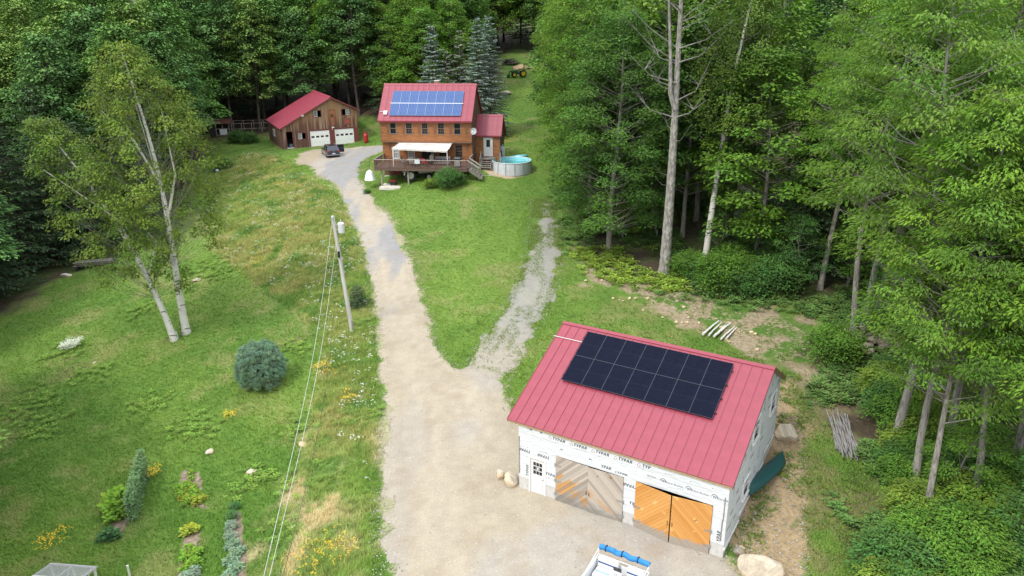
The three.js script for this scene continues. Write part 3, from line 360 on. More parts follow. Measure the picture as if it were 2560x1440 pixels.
    const X = (x) => (dir > 0 ? x : -x); for (const y of fresh || dir < 0 ? [0.55, 1.35] : [0.5, 1.3, 2.2]) part('hinge', [bx(Math.min(X(-0.06), X(0.3)), Math.max(X(-0.06), X(0.3)), y - 0.03, y + 0.03, 0.03, 0.042), bx(Math.min(X(-0.06), X(0.02)), Math.max(X(-0.06), X(0.02)), y - 0.09, y + 0.09, 0.03, 0.045)], M.steel, d);
    part('handle', [bar([X(lw - 0.08), 1.1, 0.06], [X(lw - 0.08), 1.28, 0.06], 0.012), bar([X(lw - 0.08), 1.1, 0.02], [X(lw - 0.08), 1.1, 0.06], 0.012), bar([X(lw - 0.08), 1.28, 0.02], [X(lw - 0.08), 1.28, 0.06], 0.012)], M.black, d);
  }
  leaf(2.18, 0.02, 1, false, 61, 'grey brown weathered diagonal plank door leaf'); leaf(5.83, 0.045, -1, false, 62, 'silver grey weathered diagonal plank door leaf'); leaf(6.46, 0.12, 1, true, 63, 'orange pine diagonal plank door leaf with grey foot'); leaf(10.14, 0.12, -1, true, 64, 'orange pine diagonal plank door leaf with knots');
}

// ---------------------------------------------------------------- the brown house with its deck
{
  const G = thing('house', 'two storey brown clapboard house with red metal roof, blue solar panels and a deck', 'house', [HOU.x, 0, HOU.z], -HOU.yaw), R = rand(41);
  const cedar = tex(512, 512, (u, v) => { const k = Math.floor(v * 16), n = hash(k, Math.floor(u * 3 + hash(k, 3)), 7), g = fbm(u * 6, v * 120, 3, 431), t = 0.72 + 0.4 * n + 0.35 * (g - 0.5); return mix3([0.36 * t, 0.145 * t, 0.052 * t], [0.25 * t, 0.11 * t, 0.06 * t], smoothstep(fbm(u * 5, v * 5, 3, 432), 0.5, 0.7)); }); cedar.repeat.set(1 / 1.76, 1 / 1.76);
  const cedarM = std({ map: cedar, roughness: 0.75 }), agedTex = tex(256, 256, (u, v) => { const k = Math.floor(v * 12), n = hash(k, Math.floor(u * 5), 9), t = 0.7 + 0.5 * n; return mix3([0.12 * t, 0.075 * t, 0.055 * t], [0.2 * t, 0.11 * t, 0.06 * t], fbm(u * 4, v * 4, 3, 441)); }); agedTex.repeat.set(0.7, 0.7);
  const agedM = std({ map: agedTex, roughness: 0.9 }), trimM = std({ color: lin(0.16, 0.1, 0.075), roughness: 0.8 }), deckTex = tex(256, 256, (u, v) => { const n = fbm(u * 20, v * 2, 4, 451), t = 0.75 + 0.6 * (n - 0.5); return [0.17 * t, 0.11 * t, 0.085 * t]; }), deckM = std({ map: deckTex, roughness: 0.9 });
  const up = [[1.31, 1.92], [3.1, 3.72], [4.9, 5.5], [6.7, 7.33], [8.5, 9.15]].map(([a, b]) => [a, b, 10.86, 11.96]), low = [[1.45, 2.02, 8.1, 9.3], [3.14, 3.78, 8.23, 9.3], [4.62, 6.1, 7.75, 9.72], [6.67, 7.39, 8.25, 9.3], [8.5, 9.2, 8.27, 9.57]];
  const bloat = (h) => h.map(([a, b, c, d]) => [a - 0.06, b + 0.06, c - 0.06, d + 0.06]);
  stuffPart(part('siding', clap(0.2, 10.37, 9.96, 12.16, -0.3, bloat(up)), cedarM, G)); stuffPart(part('siding', clap(0.2, 10.37, 7.72, 9.8, -0.6, bloat(low)), cedarM, G));
  part('wall', [plate([[0.22, 9.9], [10.35, 9.9], [10.35, 12.2], [0.22, 12.2]], up, 0.16, -0.325), plate([[0.22, 5], [10.35, 5], [10.35, 9.85], [0.22, 9.85]], [...low, [1.26, 2.14, 5.1, 7.0]], 0.16, -0.625)], agedM, G);
  part('soffit', bx(0.2, 10.37, 9.86, 9.955, -0.78, -0.285), trimM, G);
  for (const [k, w] of up.entries()) sash(G, ...w, -0.31, { mat: std({ color: lin(0.22, 0.17, 0.14), roughness: 0.7 }), bars: k > 0 && k < 4 });
  for (const [k, w] of low.entries()) if (k !== 2) sash(G, ...w, -0.6, { mat: k < 2 ? M.white : trimM, glass: k < 2 ? std({ color: lin(0.3, 0.32, 0.33), roughness: 0.15 }) : M.glass });
  { const d = part('patio_door', [frameOf(4.68, 6.04, 7.78, 9.66, 0.06, -0.72, -0.58), bx(5.34, 5.4, 7.78, 9.66, -0.7, -0.6)], trimM, G); part('pane', bx(4.68, 5.34, 7.78, 9.66, -0.69, -0.675), M.glass, d); part('curtain', bx(5.62, 6.0, 7.8, 9.64, -0.74, -0.71), std({ color: lin(0.4, 0.44, 0.43) }), d); }
  { const d = part('basement_door', [bx(1.3, 1.7, 5.12, 6.98, -0.7, -0.64), bx(1.72, 2.1, 5.12, 6.98, -0.7, -0.64)], std({ color: lin(0.22, 0.022, 0.03), roughness: 0.5 }), G, 'dark red double door under the deck'); part('handle', bx(1.66, 1.69, 5.95, 6.15, -0.64, -0.6), M.steel, d); }
  part('white_panel', bx(0.22, 0.72, 5.1, 6.1, -0.6, -0.56), M.white, G); part('corner_board', bx(10.36, 10.42, 9.95, 12.2, -0.42, -0.27), trimM, G); part('corner_board', bx(0.15, 0.21, 9.95, 12.2, -0.42, -0.27), trimM, G);
  const gz = [[-0.64, 5.2], [-6.85, 6], [-6.85, 12.2], [-3.57, 15.6], [-0.33, 12.2], [-0.33, 9.9], [-0.64, 9.9]];
  part('wall', prism(gz, 10.2, 10.37), agedM, G, 'dark aged shingle gable end'); part('wall', prism(gz, 0.2, 0.36), agedM, G); part('wall', bx(0.36, 10.2, 6, 12.2, -6.85, -6.7), agedM, G);
  for (const [a, b, c, d] of [[2.3, 3.1, 10.95, 12.15], [4.4, 5.1, 10.95, 12.15], [1.1, 1.7, 8.2, 9.3]]) sash(G, a, b, c, d, 0.03, { mat: trimM, at: [10.37, 0, 0], turn: PI / 2, bars: false });
  // roof
  const yE = 12.3, yR = yE + 3.57;
  part('roof_deck', [prism([[0.02, yE - 0.01], [-3.57, yR - 0.03], [-3.57, yR - 0.22], [0.02, yE - 0.18]], 0.02, 10.49), prism([[-3.57, yR - 0.03], [-7.15, yE - 0.01], [-7.15, yE - 0.18], [-3.57, yR - 0.22]], 0.02, 10.49)], M.roof, G);
  roofSlope(G, 0, 16, 10.514 / 16, yE, 0, 5.04, PI / 4); roofSlope(G, 0, 16, 10.514 / 16, yE, -7.14, 5.04, PI / 4, M.roof, -1);
  part('ridge_cap', prism([[-3.39, yR - 0.14], [-3.57, yR + 0.06], [-3.75, yR - 0.14], [-3.75, yR - 0.18], [-3.57, yR + 0.03], [-3.39, yR - 0.18]], -0.02, 10.535), M.roof, G);
  part('rake_board', prism([[0.02, yE + 0.02], [-3.57, yR + 0.02], [-7.16, yE + 0.02], [-7.16, yE - 0.2], [-3.57, yR - 0.24], [0.02, yE - 0.2]], 10.493, 10.525), std({ color: lin(0.2, 0.045, 0.04), roughness: 0.6 }), G);
  { const c = part('chimney', bx(5.6, 6.1, 14.6, 16.12, -4.6, -4.1), std({ map: tex(128, 128, (u, v) => { const n = hash(Math.floor(u * 4 + Math.floor(v * 10) * 0.5), Math.floor(v * 10), 3), e = (v * 10) % 1 < 0.15; return e ? [0.3, 0.27, 0.25] : [0.3 + 0.1 * n, 0.13 + 0.05 * n, 0.1]; }) }), G); part('chimney_cap', bx(5.56, 6.14, 16.12, 16.18, -4.64, -4.06), M.concrete, c); }
  const pv = tex(384, 640, (u, v) => { const a = (u * 6) % 1, b = (v * 10) % 1, g = Math.min(a, 1 - a) < 0.075 || Math.min(b, 1 - b) < 0.075, n = hash(Math.floor(u * 6), Math.floor(v * 10), 13), m = fbm(u * 30, v * 40, 2, 461); return g ? [0.17, 0.25, 0.42] : [0.012 + 0.01 * n, 0.045 + 0.025 * m, 0.17 + 0.08 * n]; });
  const pvM = new THREE.MeshPhysicalMaterial({ map: pv, roughness: 0.3, specularIntensity: 0.5 }), al = std({ color: lin(0.3, 0.35, 0.45), roughness: 0.4 }), fr = merge(frameOf(0.014, 0.984, 0.014, 1.63, 0.014, 0, 0.04)), gl = new THREE.BoxGeometry(0.97, 1.616, 0.02).translate(0.499, 0.822, 0.02);
  const S = Math.SQRT1_2, on = (m, x, L, h) => { m.position.set(x, yE + (L + h) * S, (-L + h) * S); m.rotation.x = -PI / 4; return m; };
  for (let r = 0; r < 2; r++) for (let k = 0; k < 8; k++) part('solar_cells', gl, pvM, on(part('solar_panel', fr, al, G), 1.25 + k, 0.587 + r * 1.7, 0.12));
  part('mounting_rail', bx(1.15, 9.35, -0.03, 0.03, 0, 0.1), std({ color: lin(0.66, 0.68, 0.7), roughness: 0.4 }), G); on(G.children[G.children.length - 1], 0, 2.25, 0.07);
  { const b = on(part('junction_box', rb(0.42, 0.5, 0.16, 0.03, 0, 0, 0.1), M.white, G), 0.78, 0.95, 0.02); part('conduit', bar([-0.7, 0.22, 0.06], [-0.1, 0.22, 0.06], 0.03), M.white, b); }
  // satellite dish on the front corner
  { const d = part('satellite_dish', lathe([[0.001, 0], [0.12, 0.012], [0.24, 0.045], [0.33, 0.09], [0.335, 0.1], [0.235, 0.055], [0.12, 0.022], [0.001, 0.012]], 24).scale(1, 1, 1.12), std({ color: lin(0.3, 0.33, 0.35), roughness: 0.5 }), G); d.position.set(10.75, 11.25, 0.35); d.rotation.set(1.15, 0, 0.05); part('feed_arm', bar([0, 0.02, 0.3], [0, 0.42, 0.16], 0.018), M.white, d); part('feed_horn', rb(0.12, 0.1, 0.12, 0.02, 0, 0.44, 0.14), M.white, d); part('dish_mast', [bar([10.4, 10.7, -0.32], [10.72, 11.15, 0.2], 0.025)], M.white, G); }
  // side entry wing
  const dx = [11.37, 12.3], dy = [8.05, 10.1], aE = 10.42, aR = 12.45;
  stuffPart(part('siding', clap(10.38, 13.15, 7.3, 10.4, -2.5, [[dx[0] - 0.08, dx[1] + 0.08, 7.9, 10.2]]), cedarM, G)); part('wall', plate([[10.38, 6.5], [13.13, 6.5], [13.13, 10.4], [10.38, 10.4]], [[...dx, ...dy]], 0.14, -2.525), agedM, G);
  part('wall', prism([[-2.53, 6.5], [-6, 6.5], [-6, aE], [-4.1, aR - 0.16], [-2.53, aE]], 13.0, 13.16), agedM, G); part('wall', bx(10.38, 13, 6.5, 10.4, -6, -5.86), agedM, G); part('corner_board', bx(13.12, 13.2, 7.2, 10.4, -2.62, -2.465), trimM, G);
  const sa = Math.atan2(aR - aE, 1.8), La = Math.hypot(aR - aE, 1.8);
  part('roof_deck', [prism([[-2.28, aE - 0.01], [-4.1, aR - 0.02], [-4.1, aR - 0.2], [-2.28, aE - 0.15]], 10.4, 13.36), prism([[-4.1, aR - 0.02], [-6.2, aE - 0.3], [-6.2, aE - 0.45], [-4.1, aR - 0.2]], 10.4, 13.36)], M.roof, G);
  roofSlope(G, 10.42, 5, 2.96 / 5, aE, -2.3, La, sa); { const yb = aE - 0.3, sb = Math.atan2(aR - yb, 2.1); roofSlope(G, 10.42, 5, 2.96 / 5, yb, -6.2, Math.hypot(aR - yb, 2.1), sb, M.roof, -1); }
  part('ridge_cap', prism([[-3.95, aR - 0.11], [-4.1, aR + 0.06], [-4.25, aR - 0.11], [-4.25, aR - 0.15], [-4.1, aR + 0.03], [-3.95, aR - 0.15]], 10.4, 13.39), M.roof, G); part('rake_board', prism([[-2.28, aE + 0.02], [-4.1, aR + 0.02], [-6.2, aE - 0.28], [-6.2, aE - 0.48], [-4.1, aR - 0.22], [-2.28, aE - 0.18]], 13.362, 13.4), std({ color: lin(0.2, 0.045, 0.04) }), G);
  { const d = part('door', plate([[dx[0] + 0.06, dy[0]], [dx[1] - 0.06, dy[0]], [dx[1] - 0.06, dy[1] - 0.06], [dx[0] + 0.06, dy[1] - 0.06]], [[11.62, 12.05, 9.1, 9.9]], 0.05, -2.53), M.white, G, 'white side door with a tall window'); part('pane', bx(11.61, 12.06, 9.09, 9.91, -2.57, -2.555), M.glass, d); part('door_frame', [bx(dx[0] - 0.05, dx[0] + 0.055, dy[0], dy[1] + 0.05, -2.6, -2.465), bx(dx[1] - 0.055, dx[1] + 0.05, dy[0], dy[1] + 0.05, -2.6, -2.465), bx(dx[0] + 0.055, dx[1] - 0.055, dy[1] - 0.055, dy[1] + 0.05, -2.6, -2.465)], M.white, d); part('handle', rb(0.05, 0.12, 0.06, 0.015, 12.17, 9.0, -2.5), M.steel, d); }
  part('electric_meter', rb(0.14, 0.5, 0.3, 0.03, 13.24, 8.9, -3.0), std({ color: lin(0.5, 0.5, 0.5) }), G); part('conduit', bar([13.2, 7.0, -2.4], [13.2, 8.5, -2.4], 0.03), M.white, G);
  { const st = part('entry_steps', bx(11.1, 12.65, 7.86, 7.98, -2.46, -1.5), M.greyWood, G, 'grey wooden landing and steps'); for (let k = 0; k < 4; k++) part('tread', bx(11.25, 12.35, 7.66 - k * 0.17, 7.71 - k * 0.17, -1.49 + k * 0.26, -1.2 + k * 0.26), M.greyWood, st); part('stringer', beam([11.22, 7.72, -1.5], [11.22, 6.98, -0.35], 0.05, 0.24), M.greyWood, st); part('stringer', beam([12.38, 7.72, -1.5], [12.38, 6.98, -0.35], 0.05, 0.24), M.greyWood, st); part('post', [bx(11.14, 11.23, 6.7, 7.86, -1.6, -1.51)], M.greyWood, st); part('post', bx(12.55, 12.64, 6.8, 7.86, -1.6, -1.51), M.greyWood, st); part('handrail', beam([11.2, 8.8, -1.6], [11.2, 8.1, -0.5], 0.06, 0.1), M.greyWood, st); part('rail_post', bx(11.16, 11.24, 7.0, 8.15, -0.6, -0.52), M.greyWood, st); part('rail_post', bx(11.12, 11.2, 7.98, 8.8, -1.66, -1.58), M.greyWood, st); }
  // deck
  const DZ = 3.2, X0 = 0.25, X1 = 10.45, fy = 7.72, D = part('deck', [bx(X0, X1, fy - 0.3, fy - 0.045, DZ - 0.05, DZ), bx(X0, X0 + 0.05, fy - 0.3, fy - 0.045, -0.6, DZ - 0.051), bx(X1 - 0.05, X1, fy - 0.3, fy - 0.045, -0.6, DZ - 0.051), bx(X0 + 0.05, X1 - 0.05, fy - 0.28, fy - 0.047, 1.2, 1.26)], deckM, G, 'weathered brown deck on posts in front of the house');
  for (let z = -0.58, k = 0; z < DZ; z += 0.146, k++) part('deck_board', bx(X0 - 0.02, X1 + 0.02, fy - 0.045, fy - (k % 3) * 0.002, z, z + 0.14), deckM, D);
  for (const x of [0.94, 3.9, 7.1, 9.95]) { const wx = HOU.x + Math.cos(HOU.yaw) * x - Math.sin(HOU.yaw) * (DZ - 0.3), wz = HOU.z + Math.sin(HOU.yaw) * x + Math.cos(HOU.yaw) * (DZ - 0.3); part('deck_post', bx(x - 0.075, x + 0.075, gy(wx, wz) - 0.3, fy - 0.3, DZ - 0.4, DZ - 0.25), std({ map: greyWoodTex, color: lin(1.3, 1.25, 1.2) }), D); }
  const balM = std({ color: lin(0.15, 0.085, 0.07), roughness: 0.9 }), bal = bx(-0.02, 0.02, 0, 0.76, -0.02, 0.02), post = bx(-0.05, 0.05, 0, 0.9, -0.05, 0.05);
  const put = (n, g, m, x, y, z) => part(n, g, m, D).position.set(x, y, z);
  for (let x = X0 + 0.12; x < X1; x += 0.15) put('baluster', bal, balM, x, fy + 0.09, DZ - 0.03); for (let z = 0.0; z < DZ - 0.1; z += 0.15) put('baluster', bal, balM, X0 + 0.03, fy + 0.09, z);
  for (let z = -0.5; z < 1.55; z += 0.15) put('baluster', bal, balM, X1 - 0.03, fy + 0.09, z);
  for (let k = 0; k <= 6; k++) put('rail_post', post, deckM, lerp(X0 + 0.05, X1 - 0.05, k / 6), fy, DZ - 0.09); put('rail_post', post, deckM, X1 - 0.05, fy, 1.55); put('rail_post', post, deckM, X0 + 0.05, fy, -0.5);
  part('top_rail', bx(X0 - 0.03, X1 + 0.03, fy + 0.86, fy + 0.9, DZ - 0.12, DZ + 0.03), std({ map: greyWoodTex, color: lin(1.5, 1.45, 1.4), roughness: 0.85 }), D); part('bottom_rail', bx(X0, X1, fy + 0.06, fy + 0.1, DZ - 0.07, DZ - 0.01), balM, D); part('top_rail', bx(X0 - 0.03, X0 + 0.1, fy + 0.862, fy + 0.898, -0.58, DZ - 0.121), M.greyWood, D); part('top_rail', bx(X1 - 0.1, X1 + 0.03, fy + 0.862, fy + 0.898, -0.58, 1.6), M.greyWood, D);
  { const st = part('deck_stairs', beam([10.5, 7.62, 1.75], [12.0, 6.65, 1.75], 0.05, 0.26), M.greyWood, G); part('stringer', beam([10.5, 7.62, 2.95], [12.0, 6.65, 2.95], 0.05, 0.26), M.greyWood, st); for (let k = 0; k < 5; k++) part('tread', bx(10.5 + k * 0.29, 10.8 + k * 0.29, 7.5 - k * 0.185, 7.54 - k * 0.185, 1.78, 2.92), M.greyWood, st); for (const z of [1.72, 2.98]) { part('handrail', beam([10.45, 8.62, z], [11.75, 7.78, z], 0.05, 0.12), std({ map: greyWoodTex, color: lin(1.8, 1.8, 1.8) }), st); part('rail_post', bx(11.62, 11.7, 6.5, 7.85, z - 0.04, z + 0.04), M.greyWood, st); for (let k = 1; k < 8; k++) { const x = 10.5 + k * 0.145; part('baluster', bx(x - 0.018, x + 0.018, 7.62 - (x - 10.5) * 0.65, 8.56 - (x - 10.5) * 0.65, z - 0.018, z + 0.018), M.greyWood, st); } } }
  // awning
  { const cloth = tex(256, 128, (u, v) => { const n = fbm(u * 8, v * 8, 4, 471), t = 0.62 + 0.12 * n - 0.16 * smoothstep(fbm(u * 5, v * 5, 3, 472), 0.56, 0.72); return [t, t * 0.93, t * 0.86]; }), cm = std({ map: cloth, roughness: 0.9, side: THREE.DoubleSide });
    const g = new THREE.PlaneGeometry(1, 1, 16, 6), p = g.attributes.position; for (let i = 0; i < p.count; i++) { const a = p.getX(i) + 0.5, b = p.getY(i) + 0.5; p.setXYZ(i, lerp(2.14, 8.2, a), lerp(9.84, lerp(9.72, 9.5, a), b) - 0.1 * Math.sin(b * PI) * (0.6 + 0.4 * Math.cos(a * 19)), lerp(-0.32, 2.4, b)); } g.computeVertexNormals();
    const a = part('awning', g, cm, G, 'faded white fabric awning over the deck'); part('valance', [0, 1, 2, 3, 4, 5, 6, 7].map((k) => bx(2.14 + k * 0.7575, 2.14 + (k + 1) * 0.7575, lerp(9.52, 9.3, k / 8), lerp(9.7, 9.49, k / 8), 2.402, 2.408)), cm, a); part('front_bar', bar([2.12, 9.72, 2.38], [8.22, 9.5, 2.38], 0.035), M.white, a);
    for (const [x, y] of [[2.2, 9.7], [8.16, 9.48]]) { part('awning_post', bx(x - 0.035, x + 0.035, fy, y, 2.34, 2.4), M.white, a); part('arm', bar([x, y, 2.36], [x, 9.84, -0.3], 0.025), M.white, a); } part('roller_tube', bar([2.1, 9.86, -0.36], [8.25, 9.86, -0.36], 0.06, 0.06, 8), M.white, a); }
}
{ // what stands on and under the deck (placed in the house's axes)
  const at = (x, z) => [HOU.x + Math.cos(HOU.yaw) * x - Math.sin(HOU.yaw) * z, HOU.z + Math.sin(HOU.yaw) * x + Math.cos(HOU.yaw) * z], fy = 7.722;
  const pos = (x, y, z) => { const p = at(x, z); return [p[0], y, p[1]]; };
  const resin = std({ color: lin(0.34, 0.34, 0.33), roughness: 0.6 }), cush = std({ color: lin(0.05, 0.08, 0.2), roughness: 0.9 });
  { const t = thing('patio_table', 'round grey patio table on the deck under the awning', 'table', pos(4.3, fy, 1.7), -HOU.yaw); part('tabletop', cyl(0.72, 0.72, 0.035, 24, 0, 0.7, 0), std({ color: lin(0.45, 0.45, 0.43), roughness: 0.5 }), t); for (let k = 0; k < 4; k++) { const a = k * PI / 2 + 0.7; part('leg', bar([Math.cos(a) * 0.5, 0, Math.sin(a) * 0.5], [Math.cos(a) * 0.35, 0.7, Math.sin(a) * 0.35], 0.02), M.steel, t); } part('brace', [tube([[0.4, 0.25, 0], [0, 0.25, 0.4], [-0.4, 0.25, 0], [0, 0.25, -0.4], [0.4, 0.25, 0]], 0.012, 24, 5)], M.steel, t); }
  function chair(label, x, z, turn, mat) { const c = thing('patio_chair', label, 'chair', pos(x, fy, z), turn - HOU.yaw, 'chairs on the deck'); part('seat', rb(0.5, 0.05, 0.48, 0.02, 0, 0.42, 0), mat, c); const b = part('backrest', rb(0.5, 0.55, 0.04, 0.02, 0, 0.28, 0), mat, c); b.position.set(0, 0.42, -0.24); b.rotation.x = -0.2; for (const [a, q] of [[-1, -1], [1, -1], [-1, 1], [1, 1]]) part('leg', bar([a * 0.25, 0, q * 0.25], [a * 0.22, 0.42, q * 0.2], 0.016), M.steel, c); for (const a of [-1, 1]) part('armrest', rb(0.05, 0.03, 0.5, 0.012, a * 0.27, 0.64, 0), mat, c); }
  chair('patio chair left of the round deck table', 3.2, 1.6, PI / 2, resin); chair('patio chair between round deck table and front railing', 4.3, 2.6, PI, std({ color: lin(0.5, 0.48, 0.44) })); chair('red patio chair by the front deck railing', 5.7, 2.45, PI - 0.4, std({ color: lin(0.45, 0.03, 0.06), roughness: 0.7 })); chair('cream patio chair beside the house door on the deck', 5.9, 0.9, -0.4, std({ color: lin(0.6, 0.56, 0.48) }));
  { const t = thing('outdoor_sofa', 'low outdoor sofa with dark blue cushions on the deck', 'sofa', pos(7.2, fy, 0.6), -HOU.yaw); part('base', rb(1.7, 0.3, 0.75, 0.04, 0, 0.18, 0), std({ color: lin(0.5, 0.46, 0.4) }), t); part('backrest', rb(1.7, 0.5, 0.16, 0.05, 0, 0.55, -0.32), std({ color: lin(0.5, 0.46, 0.4) }), t); part('cushion', rb(0.75, 0.18, 0.6, 0.06, -0.4, 0.42, 0.02), cush, t); part('cushion', rb(0.75, 0.16, 0.6, 0.06, 0.4, 0.41, 0.02), cush, t); }
  { const t = thing('gas_grill', 'black gas grill with pale front at the right end of the deck', 'grill', pos(9.25, fy, 2.2), -HOU.yaw); part('cabinet', rb(0.62, 0.62, 0.5, 0.03, 0, 0.42, 0), std({ color: lin(0.5, 0.51, 0.52), roughness: 0.4, metalness: 0.4 }), t); part('firebox', rb(0.72, 0.12, 0.54, 0.03, 0, 0.8, 0), M.black, t); part('lid', new THREE.CylinderGeometry(0.27, 0.27, 0.7, 16, 1, false, 0, PI).rotateZ(PI / 2).rotateX(0).translate(0, 0.86, 0), M.black, t); part('lid_handle', bar([-0.25, 1.0, 0.27], [0.25, 1.0, 0.27], 0.015), M.steel, t); part('side_shelf', rb(0.3, 0.03, 0.45, 0.01, -0.52, 0.86, 0), M.black, t); part('side_shelf', rb(0.3, 0.03, 0.45, 0.01, 0.52, 0.86, 0), M.black, t); for (const a of [-1, 1]) part('wheel', cyl(0.1, 0.1, 0.04, 14).rotateZ(PI / 2).translate(a * 0.33, 0.1, -0.18), M.rubber, t); part('foot', bx(-0.3, 0.3, 0, 0.12, 0.16, 0.22), M.black, t); }
  solo('deck_towel', bx(-0.28, 0.28, -0.42, 0.03, 0, 0.015), std({ color: lin(0.62, 0.68, 0.72) }), 'pale towel hung over the front deck railing', 'towel').position.set(...pos(5.05, 8.64, 3.235));
  { const p = pos(1.9, 0, 2.2), s = solo('patio_slab', bx(-1.15, 1.15, -0.3, 0, -1.0, 1.35), std({ map: concreteTex, color: lin(1.2, 1.15, 1.05) }), 'pale concrete slab under the left end of the deck', 'slab'); s.position.set(p[0], gy(p[0], p[2]) + 0.03, p[2]); s.rotation.y = -HOU.yaw;
    const gn = thing('generator', 'small red portable generator on the slab under the deck', 'generator', [p[0] + 0.1, gy(p[0], p[2]) + 0.03, p[2] + 0.2], -HOU.yaw + 0.2); part('frame', [[-1, -1], [1, -1], [-1, 1], [1, 1]].map(([a, b]) => bar([a * 0.32, 0.1, b * 0.22], [a * 0.32, 0.55, b * 0.22], 0.016)).concat([[-1], [1]].map(([b]) => bar([-0.32, 0.55, b * 0.22], [0.32, 0.55, b * 0.22], 0.016))), M.black, gn); part('fuel_tank', rb(0.6, 0.16, 0.4, 0.05, 0, 0.5, 0), std({ color: lin(0.5, 0.02, 0.03), roughness: 0.35 }), gn); part('engine', rb(0.5, 0.3, 0.34, 0.03, 0, 0.26, 0), M.black, gn); for (const a of [-1, 1]) part('wheel', cyl(0.11, 0.11, 0.05, 14).rotateX(PI / 2).translate(0.22, 0.11, a * 0.24), M.rubber, gn); part('foot', bx(-0.3, -0.24, 0, 0.14, -0.2, 0.2), M.black, gn); }
  { // grey-white old tractor parked under the deck, nose to the right
    const p = pos(4.7, 0, 1.7), t = thing('old_tractor', 'old grey white tractor parked under the deck', 'tractor', [p[0], gy(p[0], p[2]), p[2]], -HOU.yaw + 0.35), w = std({ color: lin(0.46, 0.46, 0.43), roughness: 0.55 }), rim = std({ color: lin(0.5, 0.5, 0.47) });
    const wheel = (x, z, r, k) => { const m = part('wheel', new THREE.TorusGeometry(r * 0.78, r * 0.22, 10, 26).scale(1, 1, 1.1), M.rubber, t); m.position.set(x, r, z); part('rim', [cyl(r * 0.58, r * 0.58, 0.12, 18).rotateX(PI / 2).translate(0, 0, -0.06), cyl(r * 0.2, r * 0.2, 0.2, 10).rotateX(PI / 2).translate(0, 0, -0.1)], rim, m); };
    wheel(-0.9, 0.62, 0.62); wheel(-0.9, -0.62, 0.62); wheel(1.1, 0.5, 0.36); wheel(1.1, -0.5, 0.36); part('hood', [rb(1.5, 0.5, 0.5, 0.09, 0.75, 0.98, 0), rb(0.14, 0.6, 0.46, 0.04, 1.5, 0.92, 0)], w, t); part('chassis', [bx(-1, 1.3, 0.5, 0.74, -0.16, 0.16), bx(-0.95, -0.85, 0.56, 0.68, -0.6, 0.6), bx(1.05, 1.15, 0.32, 0.44, -0.48, 0.48), bx(1.06, 1.14, 0.4, 0.7, -0.05, 0.05)], M.dark, t); for (const a of [-1, 1]) part('fender', extrude([[-0.72, 0], [-0.6, 0.4], [-0.25, 0.62], [0.15, 0.62], [0.45, 0.42], [0.42, 0.36], [0.12, 0.54], [-0.22, 0.54], [-0.53, 0.34], [-0.64, 0]], 0.3).translate(-0.9, 0.72, a * 0.62 - 0.15), w, t); part('seat', [rb(0.4, 0.07, 0.42, 0.03, -0.85, 1.05, 0), rb(0.07, 0.3, 0.42, 0.03, -1.05, 1.2, 0)], M.black, t); part('steering_wheel', [new THREE.TorusGeometry(0.19, 0.016, 6, 20).rotateX(PI / 2).rotateZ(0.5).translate(-0.3, 1.32, 0), bar([-0.1, 0.95, 0], [-0.3, 1.32, 0], 0.02)], M.black, t); part('exhaust', bar([0.9, 1.2, 0.12], [0.9, 1.75, 0.12], 0.03), M.dark, t);
  }
  { // bell-shaped white fabric hung from a bent pole at the deck's left corner
    const p = pos(-0.52, 6.24, 2.5), b = thing('hanging_bell', 'white bell shaped fabric with blue drawing hung from a bent black pole', 'hanging decoration', p, -HOU.yaw), g = lathe([[0.58, 0], [0.55, 0.12], [0.46, 0.45], [0.4, 0.72], [0.3, 0.92], [0.12, 1.05], [0.02, 1.13]], 36), q = g.attributes.position;
    for (let i = 0; i < q.count; i++) { const a = Math.atan2(q.getZ(i), q.getX(i)), k = 1 + 0.05 * Math.cos(a * 9) * (1 - q.getY(i) / 1.2); q.setX(i, q.getX(i) * k); q.setZ(i, q.getZ(i) * k); } g.computeVertexNormals();
    const map = canvasTex(512, 256, (c, w, h) => { c.fillStyle = '#eef0f3'; c.fillRect(0, 0, w, h); const R = rand(77); c.strokeStyle = '#93a3c4'; c.lineWidth = 3; for (let i = 0; i < 60; i++) { c.beginPath(); let x = R() * w, y = h * 0.25 + R() * h * 0.55; c.moveTo(x, y); for (let k = 0; k < 4; k++) c.lineTo((x += (R() - 0.5) * 40), (y += (R() - 0.5) * 40)); c.stroke(); } });
    part('fabric', g, std({ map, roughness: 0.85, side: THREE.DoubleSide }), b); part('hook_pole', tube([[0.85, 1.4, 0], [0.85, 2.1, 0], [0.7, 2.25, 0], [0.3, 2.2, 0], [0.02, 1.75, 0], [0, 1.12, 0]], 0.02, 30), M.black, b);
  }
}

